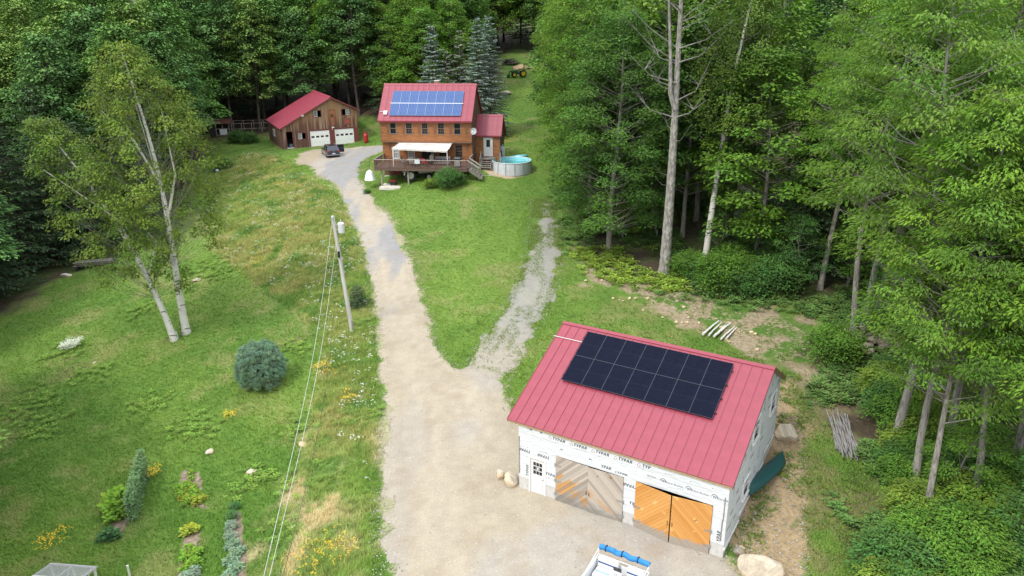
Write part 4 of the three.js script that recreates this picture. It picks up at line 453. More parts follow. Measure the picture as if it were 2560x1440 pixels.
// ---------------------------------------------------------------- the barn with two garage doors
{
  const G = thing('barn', 'weathered brown board barn with red roof and two white garage doors', 'barn', [BAR.x, 5.655, BAR.z], -BAR.yaw), W = 10.84, D = 10.2;
  const wood = tex(1024, 640, (u, v) => { const x = u * W, y = v * 6.8, k = Math.floor(x / 0.19), n = hash(k, 1, 5), g = fbm(x * 22, y * 0.7 + n * 9, 4, 501), st = fbm(x * 3, y * 0.35, 3, 502), hi = smoothstep(y + (n - 0.5) * 2.2 + (st - 0.5) * 3, 2.0, 4.2); let c = mix3([0.13, 0.058, 0.042], [0.36, 0.215, 0.105], hi * (0.6 + 0.4 * g)); c = mix3(c, [0.27, 0.235, 0.2], smoothstep(g * 0.6 + n * 0.5, 0.55, 0.85) * 0.6); c = mix3(c, [0.07, 0.04, 0.032], smoothstep(st, 0.6, 0.75) * (1 - hi) * 0.7); const t = 0.78 + 0.45 * g; return [c[0] * t, c[1] * t, c[2] * t]; }, { repeat: false });
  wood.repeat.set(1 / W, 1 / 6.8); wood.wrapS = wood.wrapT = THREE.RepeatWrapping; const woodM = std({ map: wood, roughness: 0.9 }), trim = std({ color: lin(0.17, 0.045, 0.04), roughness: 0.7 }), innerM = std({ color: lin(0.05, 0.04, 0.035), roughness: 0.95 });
  const top = (x) => (x < 7.22 ? lerp(2.72, 6.42, x / 7.22) : lerp(6.42, 4.6, (x - 7.22) / 3.62)), holes = [[0.66, 1.48, 0.12, 2.3], [2.26, 3.29, 1.2, 2.0], [4.69, 5.69, 4.08, 4.9], [8.7, 9.74, 4.08, 4.88], [3.91, 6.65, 0, 2.19], [7.4, 10.14, 0, 2.19]];
  const boards = []; for (let x = 0, k = 0; x < W - 0.01; x += 0.19, k++) { const a = x + 0.003, b = Math.min(x + 0.187, W), dz = 0.006 * hash(k, 2, 6); let spans = [[-0.5, Math.min(top(a), top(b))]]; for (const [p, q, h0, h1] of holes) if (b > p + 0.02 && a < q - 0.02) spans = spans.flatMap(([s, e]) => (h1 <= s || h0 >= e ? [[s, e]] : [[s, h0], [h1, e]].filter(([m, n]) => n - m > 0.02))); for (const [s, e] of spans) boards.push(bx(a, b, s, e, -0.02, 0.004 + dz)); }
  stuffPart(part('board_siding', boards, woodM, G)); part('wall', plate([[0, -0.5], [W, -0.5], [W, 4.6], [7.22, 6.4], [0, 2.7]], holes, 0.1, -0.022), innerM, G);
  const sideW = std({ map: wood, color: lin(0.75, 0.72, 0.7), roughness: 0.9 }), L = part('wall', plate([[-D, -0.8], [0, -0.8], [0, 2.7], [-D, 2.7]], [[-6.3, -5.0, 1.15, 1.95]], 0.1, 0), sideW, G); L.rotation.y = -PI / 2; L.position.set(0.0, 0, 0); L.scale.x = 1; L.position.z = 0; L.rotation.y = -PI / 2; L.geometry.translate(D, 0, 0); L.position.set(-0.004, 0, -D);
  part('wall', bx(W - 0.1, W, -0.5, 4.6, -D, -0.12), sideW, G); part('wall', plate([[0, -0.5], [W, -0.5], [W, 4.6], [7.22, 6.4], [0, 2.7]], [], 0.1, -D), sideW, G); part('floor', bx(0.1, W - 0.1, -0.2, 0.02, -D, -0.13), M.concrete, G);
  { const f = part('window', frameOf(5.0 - D, 6.3 - D, 1.15, 1.95, 0.08, -0.05, 0.05), M.white, G); part('pane', bx(5.0 - D, 6.3 - D, 1.15, 1.95, -0.03, -0.02), M.glass, f); part('glazing_bar', bx(5.62 - D, 5.68 - D, 1.15, 1.95, -0.02, 0.02), M.white, f); f.rotation.y = -PI / 2; f.geometry.translate(D - 11.3 + D, 0, 0); for (const c of f.children) c.geometry.translate(D - 11.3 + D, 0, 0); f.position.set(0, 0, -D); }
  // roof
  const zF = 0.3, zB = -10.5, pk = [7.22, 6.68], eL = [-0.22, 2.84], eR = [11.24, 4.69], slab = (a, b, t0, t1) => extrude([[a[0], a[1] - t1], [b[0], b[1] - t1], [b[0], b[1] - t0], [a[0], a[1] - t0]], zF - zB).translate(0, 0, zB);
  part('roof_deck', [slab(eL, pk, 0.02, 0.16), slab(pk, eR, 0.02, 0.16)], trim, G);
  const barnRoof = std({ map: roofTex, roughness: 0.45 }), panel = (a, b) => { const len = Math.hypot(b[0] - a[0], b[1] - a[1]), ang = Math.atan2(b[1] - a[1], b[0] - a[0]), n = 12, w = (zF - zB) / n, g = merge([bx(0, len, 0, 0.012, 0.004, w - 0.004), bx(0, len, 0, 0.028, -0.008, 0.008)]); for (let i = 0; i < n; i++) { const m = part('roof_panel', g, barnRoof, G); m.position.set(a[0], a[1] - 0.015, zB + i * w); m.rotation.z = ang; } };
  panel(eL, pk); panel(pk, eR); part('ridge_cap', extrude([[6.95, 6.53], [7.22, 6.74], [7.5, 6.55], [7.5, 6.58], [7.22, 6.78], [6.95, 6.56]], zF - zB + 0.04).translate(0, 0, zB - 0.02), barnRoof, G);
  part('rake_board', [slab(eL, pk, 0.0, 0.22).scale(1, 1, 0.0026).translate(0, 0, zF + 0.03)], trim, G); part('rake_board', [slab(pk, eR, 0.0, 0.22).scale(1, 1, 0.0026).translate(0, 0, zF + 0.03)], trim, G); part('roof_vent', bx(2.9, 3.25, 4.3, 4.52, 0.31, 0.36), std({ color: lin(0.5, 0.48, 0.46) }), G);
  // garage doors
  for (const x of [3.91, 7.4]) { const d = part('garage_door', [0, 1, 2, 3].map((k) => (k === 2 ? [] : rb(2.72, 0.52, 0.05, 0.01, x + 1.37, 0.27 + k * 0.533, -0.04))).concat([bx(x, x + 2.74, 1.06, 1.2, -0.065, -0.015), bx(x, x + 2.74, 1.46, 1.6, -0.065, -0.015)], [0, 1, 2, 3, 4].map((k) => bx(x + (k ? k * 0.66 - 0.06 : 0), x + (k === 4 ? 2.74 : k * 0.66 + (k ? 0.16 : 0.16)), 1.2, 1.46, -0.065, -0.015))), std({ color: lin(0.86, 0.86, 0.86), roughness: 0.5 }), G, 'white sectional garage door with four small windows'); for (let k = 0; k < 4; k++) part('pane', bx(x + 0.15 + k * 0.66, x + 0.62 + k * 0.66, 1.19, 1.47, -0.05, -0.035), M.glass, d); }
  part('door_trim', [bx(3.75, 3.905, 0, 2.19, -0.02, 0.035), bx(3.75, 10.3, 2.195, 2.34, -0.02, 0.04), bx(10.145, 10.84, 0, 2.19, -0.018, 0.02), bx(6.655, 7.395, 0, 2.19, -0.02, 0.028)], trim, G);
  part('door_frame', [bx(0.58, 0.655, 0, 2.36, -0.1, 0.03), bx(1.485, 1.56, 0, 2.36, -0.1, 0.03), bx(0.655, 1.485, 2.302, 2.36, -0.1, 0.03)], trim, G); part('door_sill', bx(0.6, 1.54, 0.03, 0.11, -0.12, 0.1), M.white, G); part('stored_bin', rb(0.4, 0.45, 0.4, 0.04, 1.25, 0.3, -0.5), std({ color: lin(0.12, 0.18, 0.24) }), G);
  for (const [a, b, c, d, left] of [[2.26, 3.29, 1.2, 2.0, 1], [4.69, 5.69, 4.08, 4.9, 1], [8.7, 9.74, 4.08, 4.88, 0]]) { const f = part('window', frameOf(a, b, c, d, 0.07, -0.1, 0.03), trim, G), m = (a + b) / 2, s0 = left ? a : m, s1 = left ? m : b, s = part('sash', frameOf(s0 + 0.05, s1 - 0.05, c + 0.05, d - 0.05, 0.05, -0.06, 0.01), M.white, f); part('pane', bx(s0 + 0.05, s1 - 0.05, c + 0.05, d - 0.05, -0.04, -0.03), std({ color: lin(0.16, 0.2, 0.2), roughness: 0.1 }), f); if (a !== 4.69) part('glazing_bar', [bx((s0 + s1) / 2 - 0.012, (s0 + s1) / 2 + 0.012, c + 0.05, d - 0.05, -0.028, -0.005), bx(s0 + 0.05, s1 - 0.05, lerp(c, d, 0.36), lerp(c, d, 0.36) + 0.025, -0.027, -0.006), bx(s0 + 0.05, s1 - 0.05, lerp(c, d, 0.64), lerp(c, d, 0.64) + 0.025, -0.027, -0.006)], M.white, f); }
  { const h = part('hayloft_door', bx(6.78, 7.64, 2.86, 4.88, 0.012, 0.04), std({ map: wood, color: lin(1.0, 0.7, 0.6), roughness: 0.85 }), G); part('door_frame', frameOf(6.78, 7.64, 2.86, 4.88, 0.09, 0.011, 0.05), std({ color: lin(0.24, 0.075, 0.05), roughness: 0.8 }), h); part('cross_brace', [beam([6.85, 2.9, 0.046], [7.18, 3.6, 0.046], 0.06, 0.015), beam([7.57, 2.9, 0.047], [7.24, 3.6, 0.047], 0.06, 0.015)], M.greyWood, h); part('wreath', new THREE.TorusGeometry(0.16, 0.055, 8, 20).translate(7.21, 4.12, 0.08), std({ color: lin(0.06, 0.045, 0.03) }), h); }
  part('faded_sign', [bx(8.8, 9.86, 2.66, 3.6, 0.012, 0.03)], std({ map: canvasTex(128, 116, (c, w, h) => { c.fillStyle = '#7c5446'; c.fillRect(0, 0, w, h); c.fillStyle = '#b8483e'; c.beginPath(); c.arc(70, 52, 26, 0, 7); c.arc(50, 66, 16, 0, 7); c.fill(); c.fillStyle = '#7a2c28'; c.fillRect(0, h - 8, w, 8); }), roughness: 0.9 }), G); { const t = G.children[G.children.length - 1].material.map; t.repeat.set(1 / 1.06, 1 / 0.94); t.offset.set(-8.8 / 1.06, -2.66 / 0.94); }
  { const f = part('floodlight', [rb(0.34, 0.12, 0.2, 0.04, 7.2, 2.46, 0.14), bar([7.1, 2.4, 0.02], [7.1, 2.1, 0.04], 0.05, 0.02)], M.white, G); }
}

// ---------------------------------------------------------------- trees
class Limbs { // tapered tubes collected into one mesh
  constructor() { this.p = []; this.n = []; this.u = []; this.i = []; }
  tube(pts, r0, r1, sides = 6) {
    const m = pts.length, T = V3(0, 1, 0), A = V3(1, 0, 0), B = V3(0, 0, 1), base = this.p.length / 3; let len = 0;
    for (let k = 0; k < m; k++) {
      T.copy(pts[Math.min(k + 1, m - 1)]).sub(pts[Math.max(k - 1, 0)]).normalize(); A.set(1, 0, 0.3).addScaledVector(T, -T.dot(A)).normalize(); B.crossVectors(T, A); if (k) len += pts[k].distanceTo(pts[k - 1]); const r = lerp(r0, r1, Math.pow(k / (m - 1), 0.9));
      for (let s = 0; s <= sides; s++) { const a = (s / sides) * PI * 2, c = Math.cos(a), q = Math.sin(a), x = A.x * c + B.x * q, y = A.y * c + B.y * q, z = A.z * c + B.z * q; this.p.push(pts[k].x + x * r, pts[k].y + y * r, pts[k].z + z * r); this.n.push(x, y, z); this.u.push(s / sides, len * 0.5); }
    }
    for (let k = 0; k < m - 1; k++) for (let s = 0; s < sides; s++) { const a = base + k * (sides + 1) + s, b = a + sides + 1; this.i.push(a, a + 1, b, b, a + 1, b + 1); }
  }
  geo() { const g = new THREE.BufferGeometry(); g.setAttribute('position', new THREE.Float32BufferAttribute(this.p, 3)); g.setAttribute('normal', new THREE.Float32BufferAttribute(this.n, 3)); g.setAttribute('uv', new THREE.Float32BufferAttribute(this.u, 2)); g.setIndex(this.i); return g; }
}
class Leaves { // small folded leaves with a colour each
  constructor() { this.p = []; this.c = []; }
  add(x, y, z, dx, dy, dz, L, w, k) { // a leaf from a point along a direction, k its tint
    let l = Math.hypot(dx, dy, dz) || 1; dx /= l; dy /= l; dz /= l; let sx = -dz, sz = dx; l = Math.hypot(sx, sz) || 1; sx /= l; sz /= l; const q = 0.5 * L, f = 0.12 * L, h = w / 2, mx = x + dx * q, my = y + dy * q + f, mz = z + dz * q, tx = x + dx * L, ty = y + dy * L, tz = z + dz * L;
    this.p.push(x, y, z, mx + sx * h, my, mz + sz * h, tx, ty, tz, x, y, z, tx, ty, tz, mx - sx * h, my, mz - sz * h); for (let i = 0; i < 6; i++) this.c.push(k[0], k[1], k[2]);
  }
  geo() { const g = new THREE.BufferGeometry(); g.setAttribute('position', new THREE.Float32BufferAttribute(this.p, 3)); g.setAttribute('color', new THREE.Float32BufferAttribute(this.c, 3)); g.computeVertexNormals(); return g; }
}
const tint = (R, v = 0.35) => { const t = 1 - v / 2 + v * R(), y = 0.92 + 0.2 * R(); return [t * y, t, t * (0.9 + 0.2 * R())]; };
function clump(F, R, cx, cy, cz, rx, ry, n, L, w, droop, ox, oz) { // leaves spread through one flattened tuft, on the whole facing outwards
  const base = tint(R, 0.5);
  for (let i = 0; i < n; i++) {
    const a = R() * 6.283, q = Math.pow(R(), 0.45), v = R() * 2 - 1, s = Math.sqrt(1 - v * v), x = Math.cos(a) * s * q * rx, z = Math.sin(a) * s * q * rx, y = v * q * ry, k = tint(R, 0.4), l = L * (0.7 + 0.6 * R());
    F.add(cx + x, cy + y - 0.25 * (x * x + z * z) / rx, cz + z, x / rx + ox * 0.5 + (R() - 0.5) * 1.3, -droop + (R() - 0.4) * 0.8, z / rx + oz * 0.5 + (R() - 0.5) * 1.3, l, l * w, [k[0] * base[0], k[1] * base[1], k[2] * base[2]]);
  }
}
// a broadleaf tree: trunk, limbs to every tuft, tufts in uneven tiers with gaps between
function broadleaf({ seed, H, base, R: CR, tufts = 60, leaves = 130, L = 0.3, w = 0.6, r = 0.22, lean = [0, 0], size = 1.25, flatn = 0.42, droop = 0.25, round = 0.75, low = 0.5, twigs = 0, bend = 0.25, limb = 1, rise = 0, stems = 0, split = false }) {
  const R = rand(seed), T = new Limbs(), T2 = split ? new Limbs() : T, F = new Leaves(), axis = (y) => { const t = clamp(y / H, 0, 1), k = t * t * 0.5 + t * 0.5; return [lean[0] * k + bend * Math.sin(t * 5 + seed), lean[1] * k + bend * Math.cos(t * 4 + seed * 2) - bend * Math.cos(seed * 2)]; }, o = axis(0);
  const ax = (y) => { const a = axis(y); return [a[0] - o[0], a[1] - o[1]]; }, pts = []; for (let k = 0; k <= 12; k++) { const y = (k / 12) * H * 0.97 - (k ? 0 : 0.4), a = ax(y); pts.push(V3(a[0], y, a[1])); } T.tube(pts, r * 1.12, 0.03, 9);
  T.tube([V3(0, -0.4, 0), V3(0, 0.25, 0), V3(0, 0.7, 0)], r * 1.5, r * 1.05, 9);
  for (let k = 0; k < stems; k++) { const a = k * 2.2 + seed, y0 = H * (0.3 + 0.12 * k), c = ax(y0), d = ax(H * 0.92), q = CR * 0.5; T.tube([V3(c[0], y0, c[1]), V3(c[0] + Math.cos(a) * q * 0.6, y0 + H * 0.16, c[1] + Math.sin(a) * q * 0.6), V3(d[0] + Math.cos(a) * q, H * 0.8, d[1] + Math.sin(a) * q)], r * 0.42, 0.02, 6); }
  for (let i = 0; i < tufts; i++) {
    const t = Math.pow((i + R()) / tufts, 0.85), y = lerp(base, H, t), prof = Math.sin(PI * clamp(low + (1 - low) * t, 0, 0.97)) ** round, a = i * 2.39996 + R() * 0.9, q = CR * prof * (0.3 + 0.75 * Math.sqrt(R())), c = ax(y), cx = c[0] + Math.cos(a) * q, cz = c[1] + Math.sin(a) * q, sz = size * (0.65 + 0.7 * R()) * (0.7 + 0.3 * prof);
    const y0 = Math.max(base * 0.75, y - q * (0.35 + rise + 0.5 * R())), b = ax(y0), m = V3(lerp(b[0], cx, 0.5), lerp(y0, y, 0.4), lerp(b[1], cz, 0.5)); m.x += (R() - 0.5) * 0.5; m.z += (R() - 0.5) * 0.5;
    if (q > 0.6) T2.tube([V3(b[0], y0, b[1]), m, V3(cx, y, cz)], limb * Math.min(r * 0.4, 0.014 + q * 0.011), 0.008, 4);
    for (let k = 0; k < twigs; k++) { const e = R() * 6.28, d = sz * (0.7 + 0.5 * R()); T2.tube([V3(lerp(b[0], cx, 0.75), lerp(y0, y, 0.7), lerp(b[1], cz, 0.75)), V3(cx + Math.cos(e) * d, y + (R() - 0.2) * 0.5, cz + Math.sin(e) * d)], 0.014, 0.006, 3); }
    clump(F, R, cx, y, cz, sz, sz * flatn, Math.round(leaves * sz * sz / (size * size)), L, w, droop, Math.cos(a), Math.sin(a));
  }
  return [T.geo(), F.geo(), split ? T2.geo() : null];
}
// a conifer: whorls of drooping boughs carrying flat sprays
function conifer({ seed, H, base, R: CR, rows = 26, per = 7, spray = 26, L = 0.34, w = 0.3, droop = 0.35, r = 0.16, ragged = 0.35, power = 0.8, dead = 0 }) {
  const R = rand(seed), T = new Limbs(), F = new Leaves(); T.tube([V3(0, -0.4, 0), V3(0.05, H * 0.4, 0), V3(0, H * 0.75, 0.04), V3(0, H, 0)], r, 0.012, 7);
  for (let j = 0; j < rows; j++) {
    const t = j / rows, y1 = lerp(base, H * 0.99, t), len0 = CR * Math.pow(1 - t, power) + 0.15, n = Math.max(4, Math.round(per * (1 - 0.4 * t)));
    for (let i = 0; i < n; i++) {
      const a = j * 1.7 + (i / n) * 6.283 + R() * 0.5, y = y1 + (R() - 0.5) * 1.6 * H / rows, len = len0 * (1 - ragged + 2 * ragged * R()), c = Math.cos(a), s = Math.sin(a), up = 0.12 - droop * (1 - t * 0.6), bare = R() < dead, at = (q) => [c * len * q, y + len * (q * 0.25 + up * q * q * 1.5), s * len * q], e = at(1), m = at(0.5), kk = tint(R, 0.35);
      T.tube([V3(0, y, 0), V3(...m), V3(...e)], 0.012 + len * 0.007, 0.005, 3); if (bare) continue;
      const ns = Math.round(spray * (0.3 + 0.7 * len / CR)); for (let k = 0; k < ns; k++) { const q = 0.12 + 0.88 * Math.pow(R(), 0.7), p = at(q), sd = R() < 0.5 ? -1 : 1, f = 0.5 + 0.9 * R(), wid = (1.05 - q) * 0.3 * len * R(), l = L * (0.65 + 0.7 * R()), z = tint(R, 0.4); F.add(p[0] - s * sd * wid, p[1] - wid * 0.2 + (R() - 0.5) * 0.06, p[2] + c * sd * wid, c * (1.3 - f * 0.5) - s * sd * f, -0.35 - 0.5 * droop + R() * 0.35, s * (1.3 - f * 0.5) + c * sd * f, l, l * w, [kk[0] * z[0], kk[1] * z[1], kk[2] * z[2]]); }
    }
  }
  return [T.geo(), F.geo()];
}
// a bush: tufts over a dome, on short stems
function bush({ seed, R: BR, H, tufts = 16, leaves = 110, L = 0.2, w = 0.55, size = 0.5, droop = 0.15, flatn = 0.7 }) {
  const R = rand(seed), T = new Limbs(), F = new Leaves();
  for (let i = 0; i < tufts; i++) { const a = i * 2.39996, q = BR * Math.sqrt((i + 0.5) / tufts) * (0.75 + 0.4 * R()), y = H * (0.3 + 0.65 * Math.sqrt(Math.max(0, 1 - (q / BR / 1.15) ** 2))) * (0.75 + 0.35 * R()), x = Math.cos(a) * q, z = Math.sin(a) * q; T.tube([V3(x * 0.15, -0.15, z * 0.15), V3(x * 0.6, y * 0.6, z * 0.6), V3(x, y, z)], 0.03, 0.008, 4); clump(F, R, x, y, z, size * (0.7 + 0.6 * R()), size * flatn, leaves, L, w, droop, Math.cos(a), Math.sin(a)); if (y > H * 0.5) clump(F, R, x * 1.05, y * 0.5, z * 1.05, size * 0.9, size * flatn, leaves * 0.6, L, w, droop, Math.cos(a), Math.sin(a)); }
  return [T.geo(), F.geo()];
}
const leafMat = (r, g, b, t = 0.35) => t < 0.25 ? std({ color: lin(r, g, b), vertexColors: true, roughness: 0.95, side: THREE.DoubleSide }) : new THREE.MeshPhysicalMaterial({ color: lin(r, g, b), vertexColors: true, roughness: 0.95, transmission: t, thickness: 0, ior: 1.3, specularIntensity: 0.5, side: THREE.DoubleSide });
const barkTex = (seed, a, b, f = 18) => tex(256, 512, (u, v) => { const n = fbm(u * f, v * 8, 4, seed, 0), m = fbm(u * 6, v * 3, 3, seed + 9); return mix3(a, b, clamp(n * 1.5 - 0.25 + (m - 0.5) * 0.6, 0, 1)); });
const BK = { grey: std({ map: barkTex(601, [0.13, 0.115, 0.1], [0.34, 0.32, 0.29]), roughness: 0.95 }), dark: std({ map: barkTex(611, [0.05, 0.04, 0.033], [0.17, 0.145, 0.12]), roughness: 0.95 }), poplar: std({ map: barkTex(621, [0.16, 0.145, 0.13], [0.5, 0.48, 0.45], 26), bumpMap: grey(256, 512, (u, v) => fbm(u * 26, v * 6, 3, 622)), bumpScale: 0.04, roughness: 0.95 }),
  birch: std({ map: tex(256, 512, (u, v) => { const b = vn(u * 3, v * 46, 631), s = vn(u * 5, v * 16, 632), m = fbm(u * 4, v * 4, 3, 633); let c = mix3([0.62, 0.6, 0.56], [0.78, 0.76, 0.72], m); if (b > 0.78) c = mix3(c, [0.2, 0.18, 0.16], (b - 0.78) * 3.5); if (s > 0.86) c = [0.1, 0.09, 0.08]; return c; }), roughness: 0.8 }) };
const LF = { maple: [leafMat(0.13, 0.27, 0.028), leafMat(0.095, 0.22, 0.032), leafMat(0.165, 0.3, 0.036)], wood: [leafMat(0.1, 0.225, 0.04, 0), leafMat(0.09, 0.205, 0.05, 0), leafMat(0.155, 0.27, 0.05, 0)], birch: [leafMat(0.125, 0.21, 0.032), leafMat(0.145, 0.225, 0.032)], hemlock: [leafMat(0.042, 0.092, 0.036, 0.2), leafMat(0.055, 0.112, 0.04, 0.2)], spruce: [leafMat(0.23, 0.32, 0.26, 0.15), leafMat(0.26, 0.31, 0.25, 0.15)], ash: [leafMat(0.18, 0.34, 0.038, 0.4), leafMat(0.15, 0.29, 0.04, 0.4), leafMat(0.11, 0.25, 0.04, 0.4)], shrub: [leafMat(0.13, 0.28, 0.036), leafMat(0.095, 0.23, 0.05), leafMat(0.19, 0.31, 0.04)] };
const KIND = {
  maple: [1, 2, 3].map((k) => broadleaf({ seed: 100 + k, H: 17, base: 3.6, R: 4.6, tufts: 100, leaves: 125, L: 0.36, size: 1.2, limb: 0.7, round: 0.6, low: 0.3, r: 0.2 })),
  wood: [1, 2, 3].map((k) => broadleaf({ seed: 120 + k, H: 18, base: 5, R: 4.3, tufts: 88, leaves: 125, L: 0.38, size: 1.25, limb: 0.7, round: 0.7, low: 0.35, r: 0.2 })),
  hemlock: [1, 2].map((k) => conifer({ seed: 140 + k, H: 15, base: 0.8, R: 3.8, rows: 34, per: 9, spray: 32, L: 0.42, w: 0.32, droop: 0.3, power: 0.7 })),
  ash: [1, 2, 3].map((k) => broadleaf({ seed: 160 + k, H: 20, base: 8.2, R: 3.7, tufts: 108, leaves: 180, L: 0.23, w: 0.36, size: 1.0, flatn: 0.36, droop: 0.5, round: 0.6, low: 0.3, r: 0.19, twigs: 2, bend: 0.4 })),
  sapling: [1, 2].map((k) => broadleaf({ seed: 180 + k, H: 6, base: 1, R: 2, tufts: 40, leaves: 130, L: 0.18, w: 0.5, size: 0.75, r: 0.06, low: 0.3, round: 0.6 })),
  shrub: [1, 2, 3].map((k) => bush({ seed: 190 + k, R: 1.2, H: 1.5, tufts: 26, leaves: 120, L: 0.13, size: 0.45 })),
};
let plantId = 0;
function plant(name, [tg, fg, bg], bark, leaf, [x, z], turn, scale, label, category, group, parts = ['trunk', 'crown'], dy = 0) {
  const o = thing(name, label, category, [x, gy(x, z) + dy, z], turn, group); o.scale.set(scale, scale, scale); part(parts[0], tg, bark, o); if (bg) part('branches', bg, BK.grey, o); part(parts[1], fg, leaf, o); return o;
}
// the trees one can point at
plant('paper_birch', broadleaf({ seed: 11, H: 22, base: 7.5, R: 4.3, tufts: 175, leaves: 120, L: 0.2, w: 0.65, size: 0.85, flatn: 0.6, split: true, droop: 0.7, round: 0.6, low: 0.3, r: 0.29, lean: [-1.3, 0], twigs: 1, bend: 0.3, limb: 0.28, rise: 0.7, stems: 3 }), BK.birch, LF.birch[1], [-25.83, -55.08], 0.4, 1, 'tall upright white birch with olive crown on the left lawn', 'birch tree', 'birches on the left lawn');
plant('paper_birch', broadleaf({ seed: 12, H: 17, base: 4.6, R: 3.4, tufts: 135, leaves: 110, L: 0.2, w: 0.65, size: 0.82, flatn: 0.6, split: true, droop: 0.7, round: 0.6, low: 0.3, r: 0.24, lean: [-7.6, -1.0], twigs: 1, bend: 0.2, limb: 0.28, rise: 0.6, stems: 2 }), BK.birch, LF.birch[0], [-26.44, -54.16], 0, 1, 'white birch leaning to the left beside the upright birch on the lawn', 'birch tree', 'birches on the left lawn');
{ // the big grey poplar: bare pole, dead limbs, a thin crown far up
  const [tg, fg] = broadleaf({ seed: 13, H: 30, base: 19.5, R: 4.2, tufts: 46, leaves: 90, L: 0.2, w: 0.8, size: 1.0, r: 0.42, lean: [0.3, 0], twigs: 3, bend: 0.12 }), R = rand(133), T = new Limbs();
  for (let k = 0; k < 15; k++) { const y = 4 + 14.5 * R() ** 0.7, a = R() * 6.28, l = y > 11 ? 2.2 + 2.4 * R() : 0.6 + 1.1 * R(), c = Math.cos(a), s = Math.sin(a), e = V3(c * l, y + l * (0.5 + 0.6 * R()), s * l); T.tube([V3(0.1, y, 0), V3(c * l * 0.5, y + l * 0.15, s * l * 0.5), e], y > 11 ? 0.065 : 0.025, 0.01, 5); if (y > 11) for (let q = 0; q < 3; q++) { const b = R() * 6.28; T.tube([V3(c * l * 0.6, y + l * 0.25, s * l * 0.6), V3(c * l * 0.6 + Math.cos(b) * 1.1, y + l * 0.25 + 0.5 + R(), s * l * 0.6 + Math.sin(b) * 1.1)], 0.03, 0.008, 4); } }
  T.tube([V3(0.05, 13.2, 0), V3(-0.4, 14.4, 0.1), V3(-0.55, 17, 0.1), V3(-0.9, 21, 0)], 0.22, 0.08, 7);
  const o = plant('poplar', [mergeGeometries([tg, T.geo()].map(flat)), fg], BK.poplar, LF.maple[1], [12.52, -58.73], 0, 1, 'tallest bare grey poplar trunk with dead limbs at the wood edge', 'poplar tree');
}
plant('paper_birch', broadleaf({ split: true, seed: 14, H: 25, base: 11, R: 3.4, tufts: 95, leaves: 190, L: 0.18, limb: 0.5, rise: 0.4, w: 0.62, size: 1.0, flatn: 0.8, droop: 0.6, r: 0.27, lean: [3.2, -1.5], bend: 0.15 }), BK.birch, LF.birch[0], [16.32, -60.64], 0, 1, 'slender white birch leaning right beside the grey poplar', 'birch tree');
plant('paper_birch', broadleaf({ split: true, seed: 15, H: 23, base: 9, R: 3.6, tufts: 95, leaves: 190, L: 0.18, limb: 0.5, rise: 0.4, w: 0.62, size: 1.05, flatn: 0.8, droop: 0.6, r: 0.2, lean: [1.2, 0], bend: 0.2 }), BK.birch, LF.birch[0], [21.3, -69.4], 1, 1, 'nearer stem of the birch pair in the wood right of the poplar', 'birch tree');
plant('paper_birch', broadleaf({ split: true, seed: 16, H: 22, base: 9, R: 3.2, tufts: 70, leaves: 190, L: 0.18, limb: 0.5, rise: 0.4, w: 0.62, size: 1.0, flatn: 0.8, droop: 0.6, r: 0.17, lean: [1.9, -0.5], bend: 0.2 }), BK.birch, LF.birch[0], [21.9, -70.2], 2, 1, 'further stem of the birch pair in the wood right of the poplar', 'birch tree');
const mapleR = broadleaf({ seed: 17, H: 20, base: 2.4, R: 5.0, tufts: 190, leaves: 230, L: 0.22, w: 0.62, size: 1.2, round: 0.5, low: 0.22, r: 0.24, limb: 0.7 });
plant('maple_tree', mapleR, BK.grey, LF.maple[1], [8.6, -63.8], 0.3, 1.0, 'broad green maple at the top of the gravel track, left of the poplar', 'maple tree'); plant('maple_tree', mapleR, BK.grey, LF.maple[0], [7.8, -72.5], 2.3, 1.05, 'leafy maple overhanging the lawn edge behind the first maple', 'maple tree'); plant('maple_tree', mapleR, BK.grey, LF.maple[2], [8.2, -83], 4.1, 1.0, 'bright green maple at the lawn edge right of the round pool', 'maple tree'); plant('maple_tree', mapleR, BK.grey, LF.maple[2], [9, -96], 5.2, 1.08, 'light green maple overhanging the upper lawn below the tractor', 'maple tree');
// blue spruces behind the house
const spr = [conifer({ seed: 21, H: 14, base: 0.6, R: 2.3, rows: 40, per: 9, spray: 60, L: 0.26, w: 0.42, droop: 0.34, power: 0.75 }), conifer({ seed: 22, H: 12, base: 3, R: 1.9, rows: 30, per: 6, spray: 34, L: 0.26, w: 0.4, droop: 0.3, dead: 0.5, ragged: 0.5 }), conifer({ seed: 23, H: 15, base: 0.5, R: 2.5, rows: 42, per: 10, spray: 60, L: 0.26, w: 0.42, droop: 0.36, power: 0.7 })];
for (const [k, x, z, s, l] of [[0, -9.7, -99, 1.06, 'blue spruce behind the house, leftmost of the spruces'], [1, -7.9, -98.5, 0.95, 'thin half dead spruce between the blue spruces behind the house'], [1, -6.3, -99.5, 1.12, 'ragged grey spruce rising behind the right end of the house roof'], [2, -3.9, -97.5, 1.0, 'full blue spruce right of the house ridge'], [2, -2.6, -100, 1.0, 'rightmost blue spruce by the upper lawn behind the house wing']]) plant('blue_spruce', spr[k], BK.dark, LF.spruce[k === 1 ? 1 : 0], [x, z], k + x, s, l, 'spruce tree', 'spruces behind the house');
plant('small_spruce', conifer({ seed: 24, H: 1.9, base: 0.1, R: 0.75, rows: 16, per: 8, spray: 16, L: 0.16, w: 0.4, r: 0.04, droop: 0.15 }), BK.dark, LF.hemlock[1], [-12.1, -55.3], 0, 1, 'small dark spruce beside the utility pole', 'spruce tree');
